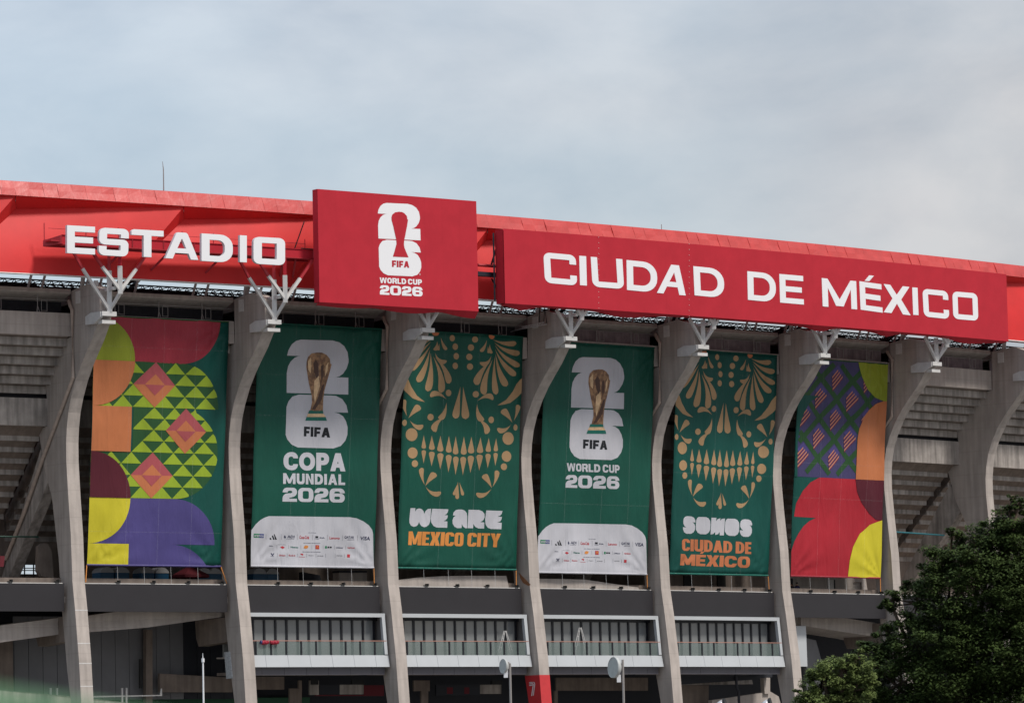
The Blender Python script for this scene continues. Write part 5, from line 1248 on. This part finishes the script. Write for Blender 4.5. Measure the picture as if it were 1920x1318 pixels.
# people on the concourse of bay 5, seen from the waist up
def person(x, o, shirt, lab, turn=0):
    u_, _ = G(x, 1095, o); base = F(u_, o, 13.35); T = thing('person', base, lab, 'person')
    me = bpy.data.meshes.new('body'); b = bmesh.new()
    J_ = [(0, 0, .92), (0, 0, 1.15), (0, 0, 1.42), (0, .01, 1.55), (0, .02, 1.66), (-.19, 0, 1.40), (-.25, .02, 1.12), (-.20, .16, .92), (.19, 0, 1.40), (.25, .02, 1.12), (.22, .12, .90), (-.1, 0, .88), (-.11, .02, .48), (-.11, 0, .05), (.1, 0, .88), (.11, .02, .48), (.11, 0, .05)]
    Ed = [(0, 1), (1, 2), (2, 3), (3, 4), (2, 5), (5, 6), (6, 7), (2, 8), (8, 9), (9, 10), (0, 11), (11, 12), (12, 13), (0, 14), (14, 15), (15, 16)]
    Rd = [.14, .13, .15, .055, .10, .065, .045, .035, .065, .045, .035, .10, .07, .05, .10, .07, .05]
    for p in J_: b.verts.new(p)
    b.verts.ensure_lookup_table()
    for e_ in Ed: b.edges.new((b.verts[e_[0]], b.verts[e_[1]]))
    b.to_mesh(me); b.free(); ob = bpy.data.objects.new('tmp', me); COL.objects.link(ob)
    md = ob.modifiers.new('s', 'SKIN'); sv_ = me.skin_vertices[0].data
    for i, r in enumerate(Rd): sv_[i].radius = (r, r * .8 if i < 3 else r)
    sv_[0].use_root = True
    ob.modifiers.new('d', 'SUBSURF').levels = 1; ob.modifiers['d'].render_levels = 1
    bpy.context.view_layer.update()
    m2 = bpy.data.meshes.new_from_object(ob.evaluated_get(bpy.context.evaluated_depsgraph_get())); bpy.data.objects.remove(ob)
    m2.transform(Matrix.Translation(base) @ Matrix.Rotation(turn, 4, 'Z'))
    m2.materials.append(mat('skin', (.30, .16, .10), .6)); m2.materials.append(shirt)
    for p in m2.polygons: p.material_index = 0 if p.center.z - base.z > 1.5 else 1; p.use_smooth = True
    o2 = bpy.data.objects.new('body', m2); COL.objects.link(o2); o2.parent = T; o2.matrix_parent_inverse = worldinv(T)
    hr = MB(); c = base + Vector((0, .02, 1.70)); n = 8
    hr.add([c + Vector((.098 * sin(pi * i / 8) * cos(2 * pi * j / n), .098 * sin(pi * i / 8) * sin(2 * pi * j / n), .10 * cos(pi * i / 8))) for i in range(5) for j in range(n)], [(i * n + j, i * n + (j + 1) % n, (i + 1) * n + (j + 1) % n, (i + 1) * n + j) for i in range(4) for j in range(n)])
    hr.build('hair', blk, T, smooth=True)
person(1494.5, -2.4, mat('shirt_blue', (.01, .015, .07), .8), 'person in dark blue standing alone on the concourse under the rightmost banner', .4)
person(1484, -2.6, mat('shirt_dark', (.02, .02, .03), .8), 'person in dark clothes in the doorway beside the pier under the rightmost banner', -.5)

# ================================================================== masts and dishes in front of the stadium
def at_px(x, y, D): 
    r = ray(x, y); return Vector((0, 0, EYE)) + r * (D / r.y)
def dish_mast(x, ytop, D, cx, cy, rpx, lab, flip=1):
    top = at_px(x, ytop, D); T = thing('dish_mast', Vector((top.x, top.y, 0)), lab, 'antenna')
    MB().tube([Vector((top.x, top.y, 0)), top], .07, 8).build('mast', steel_g, T)
    c = at_px(cx, cy, D); R0 = rpx * D / FPX; ax = Vector((-.86, -.48, .05)).normalized(); a1 = ax.cross(Vector((0, 0, 1))).normalized(); a2 = a1.cross(ax)
    M_ = MB(); n = 28; rings = [(0, -.34), (.35, -.30), (.65, -.18), (.88, .02), (1.0, .12), (1.0, .42), (.97, .42), (.95, .14)]
    vs = [c + ax * R0 * h + (a1 * cos(2 * pi * k / n) + a2 * sin(2 * pi * k / n)) * R0 * q for q, h in rings for k in range(n)]
    M_.add(vs, [(i * n + k, i * n + (k + 1) % n, (i + 1) * n + (k + 1) % n, (i + 1) * n + k) for i in range(len(rings) - 1) for k in range(n)])
    M_.build('dish_shroud', mat('dish_grey', (.42, .43, .42), .45, var=.08, scale=3), T, smooth=True)
    M_ = MB(); M_.add([c + ax * R0 * .40] + [c + ax * R0 * .38 + (a1 * cos(2 * pi * k / n) + a2 * sin(2 * pi * k / n)) * R0 * .96 for k in range(n)], [(0, 1 + k, 1 + (k + 1) % n) for k in range(n)])
    M_.build('radome', mat('radome_grey', (.33, .35, .34), .5, var=.1, scale=3), T)
    hub = c - ax * R0 * .5
    MB().bar(c - ax * R0 * .2, hub, .3, .3).bar(hub, Vector((top.x, top.y, hub.z)), .14).bar(hub + Vector((0, 0, .25)), Vector((top.x, top.y, hub.z - .3)), .08).build('dish_mount', steel_g, T)
    bx_ = Vector((top.x, top.y - .1, c.z - R0 * 1.05)); MB().box8([bx_ + Vector((sx * .12 - .25, sy * .1, sz)) for sz in (-.22, .22) for sx, sy in ((-1, -1), (1, -1), (1, 1), (-1, 1))]).build('radio_box', white_paint, T)
dish_mast(1167.5, 1236, 262, 1156, 1251, 19.5, 'tall mast with the larger grey microwave dish in front of the third glazed balcony')
dish_mast(956, 1243, 262, 947.5, 1248.5, 13.5, 'tall mast with the smaller grey microwave dish, left of the red pier band')
p = at_px(380, 1224, 262); T = thing('mast', Vector((p.x, p.y, 0)), 'slim white pole with a pointed finial in front of the second pier', 'pole')
q_ = at_px(380.5, 1237, 262)
MB().tube([Vector((p.x, p.y, 0)), q_], [.07, .045], 8).build('pole', white_paint, T); MB().tube([q_ - Vector((0, 0, .12)), q_ + Vector((0, 0, .1))], .09, 8).build('collar', white_paint, T); MB().tube([q_, p], [.035, .012], 6).build('finial', white_paint, T)
for x, y, lab in ((1350, 1320, 'dark-lipped grey roof ventilator cowl, left of the two by the bottom edge'), (1435, 1319, 'dark-lipped grey roof ventilator cowl, right of the two, nearer the tree')):
    c = at_px(x, y, 262); T = thing('vent_cowl', Vector((c.x, c.y, 0)), lab, 'ventilator', 'grey ventilator cowls')
    M_ = MB().tube([Vector((c.x - .1, c.y, 0)), Vector((c.x - .1, c.y, c.z - .45)), Vector((c.x - .02, c.y, c.z - .12)), Vector((c.x + .22, c.y - .05, c.z))], [.28, .28, .30, .31], 14)
    M_.build('duct', mat('galvanised', (.45, .46, .48), .35, metal=.4), T, smooth=True)
    MB().tube([Vector((c.x + .22, c.y - .05, c.z)), Vector((c.x + .34, c.y - .08, c.z + .02))], [.33, .35], 14).build('mouth', blk, T)
u_, z_ = G(429, 1247, 1.1)
q0 = [radial_pt(*p_, 1, .006) for p_ in [(422, 1222), (432, 1221), (437, 1271), (426, 1272)]]; q1 = [radial_pt(*p_, 1, .0005) for p_ in [(422, 1222), (432, 1221), (437, 1271), (426, 1272)]]
tagit(MB().prism(q0, q1).build('notice_board', mat('notice_grey', (.42, .43, .44), .6, var=.35, scale=9)), 'narrow pale notice plate fixed low on the second pier', 'sign')

# ================================================================== trees in front, lower right
def leaf_mat(name, c0, c1):
    M = bpy.data.materials.new(name); M.use_nodes = True; nt = M.node_tree; b = nt.nodes['Principled BSDF']
    b.inputs['Roughness'].default_value = .75; b.inputs['Specular IOR Level'].default_value = .12
    oi = nt.nodes.new('ShaderNodeTexCoord'); n = nt.nodes.new('ShaderNodeTexNoise'); n.inputs['Scale'].default_value = 1.6; n.inputs['Detail'].default_value = 8; n.inputs['Roughness'].default_value = .75
    nt.links.new(oi.outputs['Object'], n.inputs['Vector']); mr = nt.nodes.new('ShaderNodeMapRange'); mr.inputs[1].default_value = .36; mr.inputs[2].default_value = .66
    nt.links.new(n.outputs[0], mr.inputs[0]); mc = nt.nodes.new('ShaderNodeMix'); mc.data_type = 'RGBA'; mc.inputs[6].default_value = (*c0, 1); mc.inputs[7].default_value = (*c1, 1)
    nt.links.new(mr.outputs[0], mc.inputs[0]); nt.links.new(mc.outputs[2], b.inputs['Base Color'])
    try: b.inputs['Subsurface Weight'].default_value = 0
    except Exception: pass
    return M
def tree(name, lumps, D, nleaf, leaf, m, label, cat, trunk_px, seed):
    rg = np.random.default_rng(seed); L = []
    base = at_px(trunk_px[0], trunk_px[1], D); T = thing(name, Vector((base.x, base.y, 0)), label, cat)
    sc = D / FPX; cs = []; tot = sum(r * r for _, _, r, _ in lumps); V = []; 
    for (x, y, r, dy) in lumps:
        c = np.array(at_px(x, y, D)) + np.array((0, dy, 0)); R0 = r * sc; n = int(nleaf * r * r / tot)
        nt_ = max(12, int((46 if leaf < .06 else 40) * (r / 60)**2 * (3 if leaf < .06 else 1))); tw = rg.normal(size=(nt_, 3)); tw /= np.linalg.norm(tw, axis=1)[:, None]
        tc_ = c + tw * (R0 * (.55 + .5 * rg.random((nt_, 1)))) * np.array((1, 1.15, .95)); tr_ = R0 * (.16 + .26 * rg.random(nt_)**1.5); cs.append((c, R0, tc_))
        k = rg.integers(0, nt_, n); d = rg.normal(size=(n, 3)); d /= np.linalg.norm(d, axis=1)[:, None]
        p = tc_[k] + d * (tr_[k] * rg.random(n)**.45)[:, None] * np.array((1.25, 1.25, .8)); V.append(p)
    P0 = np.concatenate(V); n = len(P0)
    a = rg.normal(size=(n, 3)); a /= np.linalg.norm(a, axis=1)[:, None]; up = np.array((0, -.15, 1.)); b = np.cross(a, up); b /= np.linalg.norm(b, axis=1)[:, None] + 1e-9
    a2 = np.cross(b, a * .35 + up * .8); a2 /= np.linalg.norm(a2, axis=1)[:, None]
    s1 = leaf * (.6 + .8 * rg.random((n, 1))); s2 = s1 * .42
    q = np.stack([P0 - a2 * s1, P0 + b * s2, P0 + a2 * s1, P0 - b * s2], 1).reshape(-1, 3)
    me = bpy.data.meshes.new('crown'); me.vertices.add(4 * n); me.vertices.foreach_set('co', q.ravel()); me.loops.add(4 * n); me.loops.foreach_set('vertex_index', np.arange(4 * n)); me.polygons.add(n)
    me.polygons.foreach_set('loop_start', np.arange(0, 4 * n, 4)); me.update(); me.materials.append(m)
    o = bpy.data.objects.new('crown', me); COL.objects.link(o); o.parent = T; o.matrix_parent_inverse = worldinv(T)
    fork = Vector((base.x, base.y, max(1.6, base.z)))
    M_ = MB().tube([Vector((base.x, base.y, -.1)), Vector((base.x + .05, base.y, fork.z * .5)), fork], [.34, .27, .22], 10); M_.build('trunk', bark, T, smooth=True)
    M_ = MB()
    for c, R0, tc_ in cs:
        c = Vector(c); M_.tube([fork, fork.lerp(c, .5) + Vector((rg.uniform(-.3, .3), 0, .3)), c], [.13, .09, .05], 6)
        for t_ in tc_[:10]: M_.tube([c, Vector(t_)], [.045, .015], 4)
    M_.build('branches', bark, T, smooth=True)
big = [(1898, 985, 40, 0), (1862, 1010, 48, .3), (1905, 1050, 70, 0), (1835, 1045, 50, -.3), (1790, 1035, 42, .3), (1750, 1080, 52, 0), (1800, 1100, 70, -.5), (1870, 1120, 85, -.6), (1720, 1130, 46, 0), (1668, 1126, 24, 0), (1960, 1100, 100, 0),
       (1665, 1190, 34, .2), (1715, 1200, 62, -.4), (1780, 1200, 80, -.7), (1870, 1220, 95, -.6), (1950, 1230, 100, 0), (1640, 1245, 46, 0), (1690, 1280, 70, -.3), (1770, 1300, 90, -.5), (1870, 1320, 100, -.5), (1960, 1340, 110, 0), (1610, 1300, 45, .2), (1650, 1340, 60, 0), (1900, 930, 10, .0), (1908, 950, 18, 0), (1785, 1000, 14, 0)]
tree('broadleaf_tree', big, 150, 230000, .068, leaf_mat('dark_leaves', (.020, .034, .009), (.062, .092, .024)), 'large dark green bushy tree in front of the stadium, lower right', 'tree', (1800, 1480), 3)
sm = [(1545, 1278, 38, 0), (1578, 1258, 30, 0), (1512, 1305, 24, 0), (1592, 1250, 14, 0), (1530, 1330, 40, 0), (1580, 1310, 32, .2), (1606, 1232, 18, .2), (1618, 1265, 30, .3), (1600, 1295, 34, .2), (1543, 1250, 12, 0), (1525, 1268, 14, 0)]
tree('small_tree', sm, 140, 42000, .050, leaf_mat('light_leaves', (.075, .10, .030), (.17, .22, .07)), 'smaller pale green feathery tree left of the large dark tree', 'tree', (1550, 1460), 9)
# ================================================================== green net fence beside the photographer, far out of focus
T = thing('net_fence', Vector((-.51, 4.5, 0)), 'blurred green net fence just inside the lower left corner, nearest the viewer', 'fence')
fp = [(-.62, 2.6), (-.514, 4.5), (-.45, 7.0), (-.36, 9.6)]; ft = 1.779
M_ = MB()
for (x0, y0), (x1, y1) in zip(fp, fp[1:]): M_.box8([(x0, y0, .05), (x1, y1, .05), (x1 - .012, y1, .05), (x0 - .012, y0, .05), (x0, y0, ft - .03), (x1, y1, ft - .03), (x1 - .012, y1, ft - .03), (x0 - .012, y0, ft - .03)])
net_m = mat('green_net', (.075, .185, .09), .8, var=.15, scale=6); M_.build('net', net_m, T)
MB().tube([Vector((x - .006, y, ft)) for x, y in fp], .025, 8).build('top_rail', net_m, T)
for x, y in fp: MB().tube([Vector((x - .04, y, 0)), Vector((x - .04, y, ft - .02))], .025, 8).build('post', net_m, T)
bpy.context.view_layer.update()
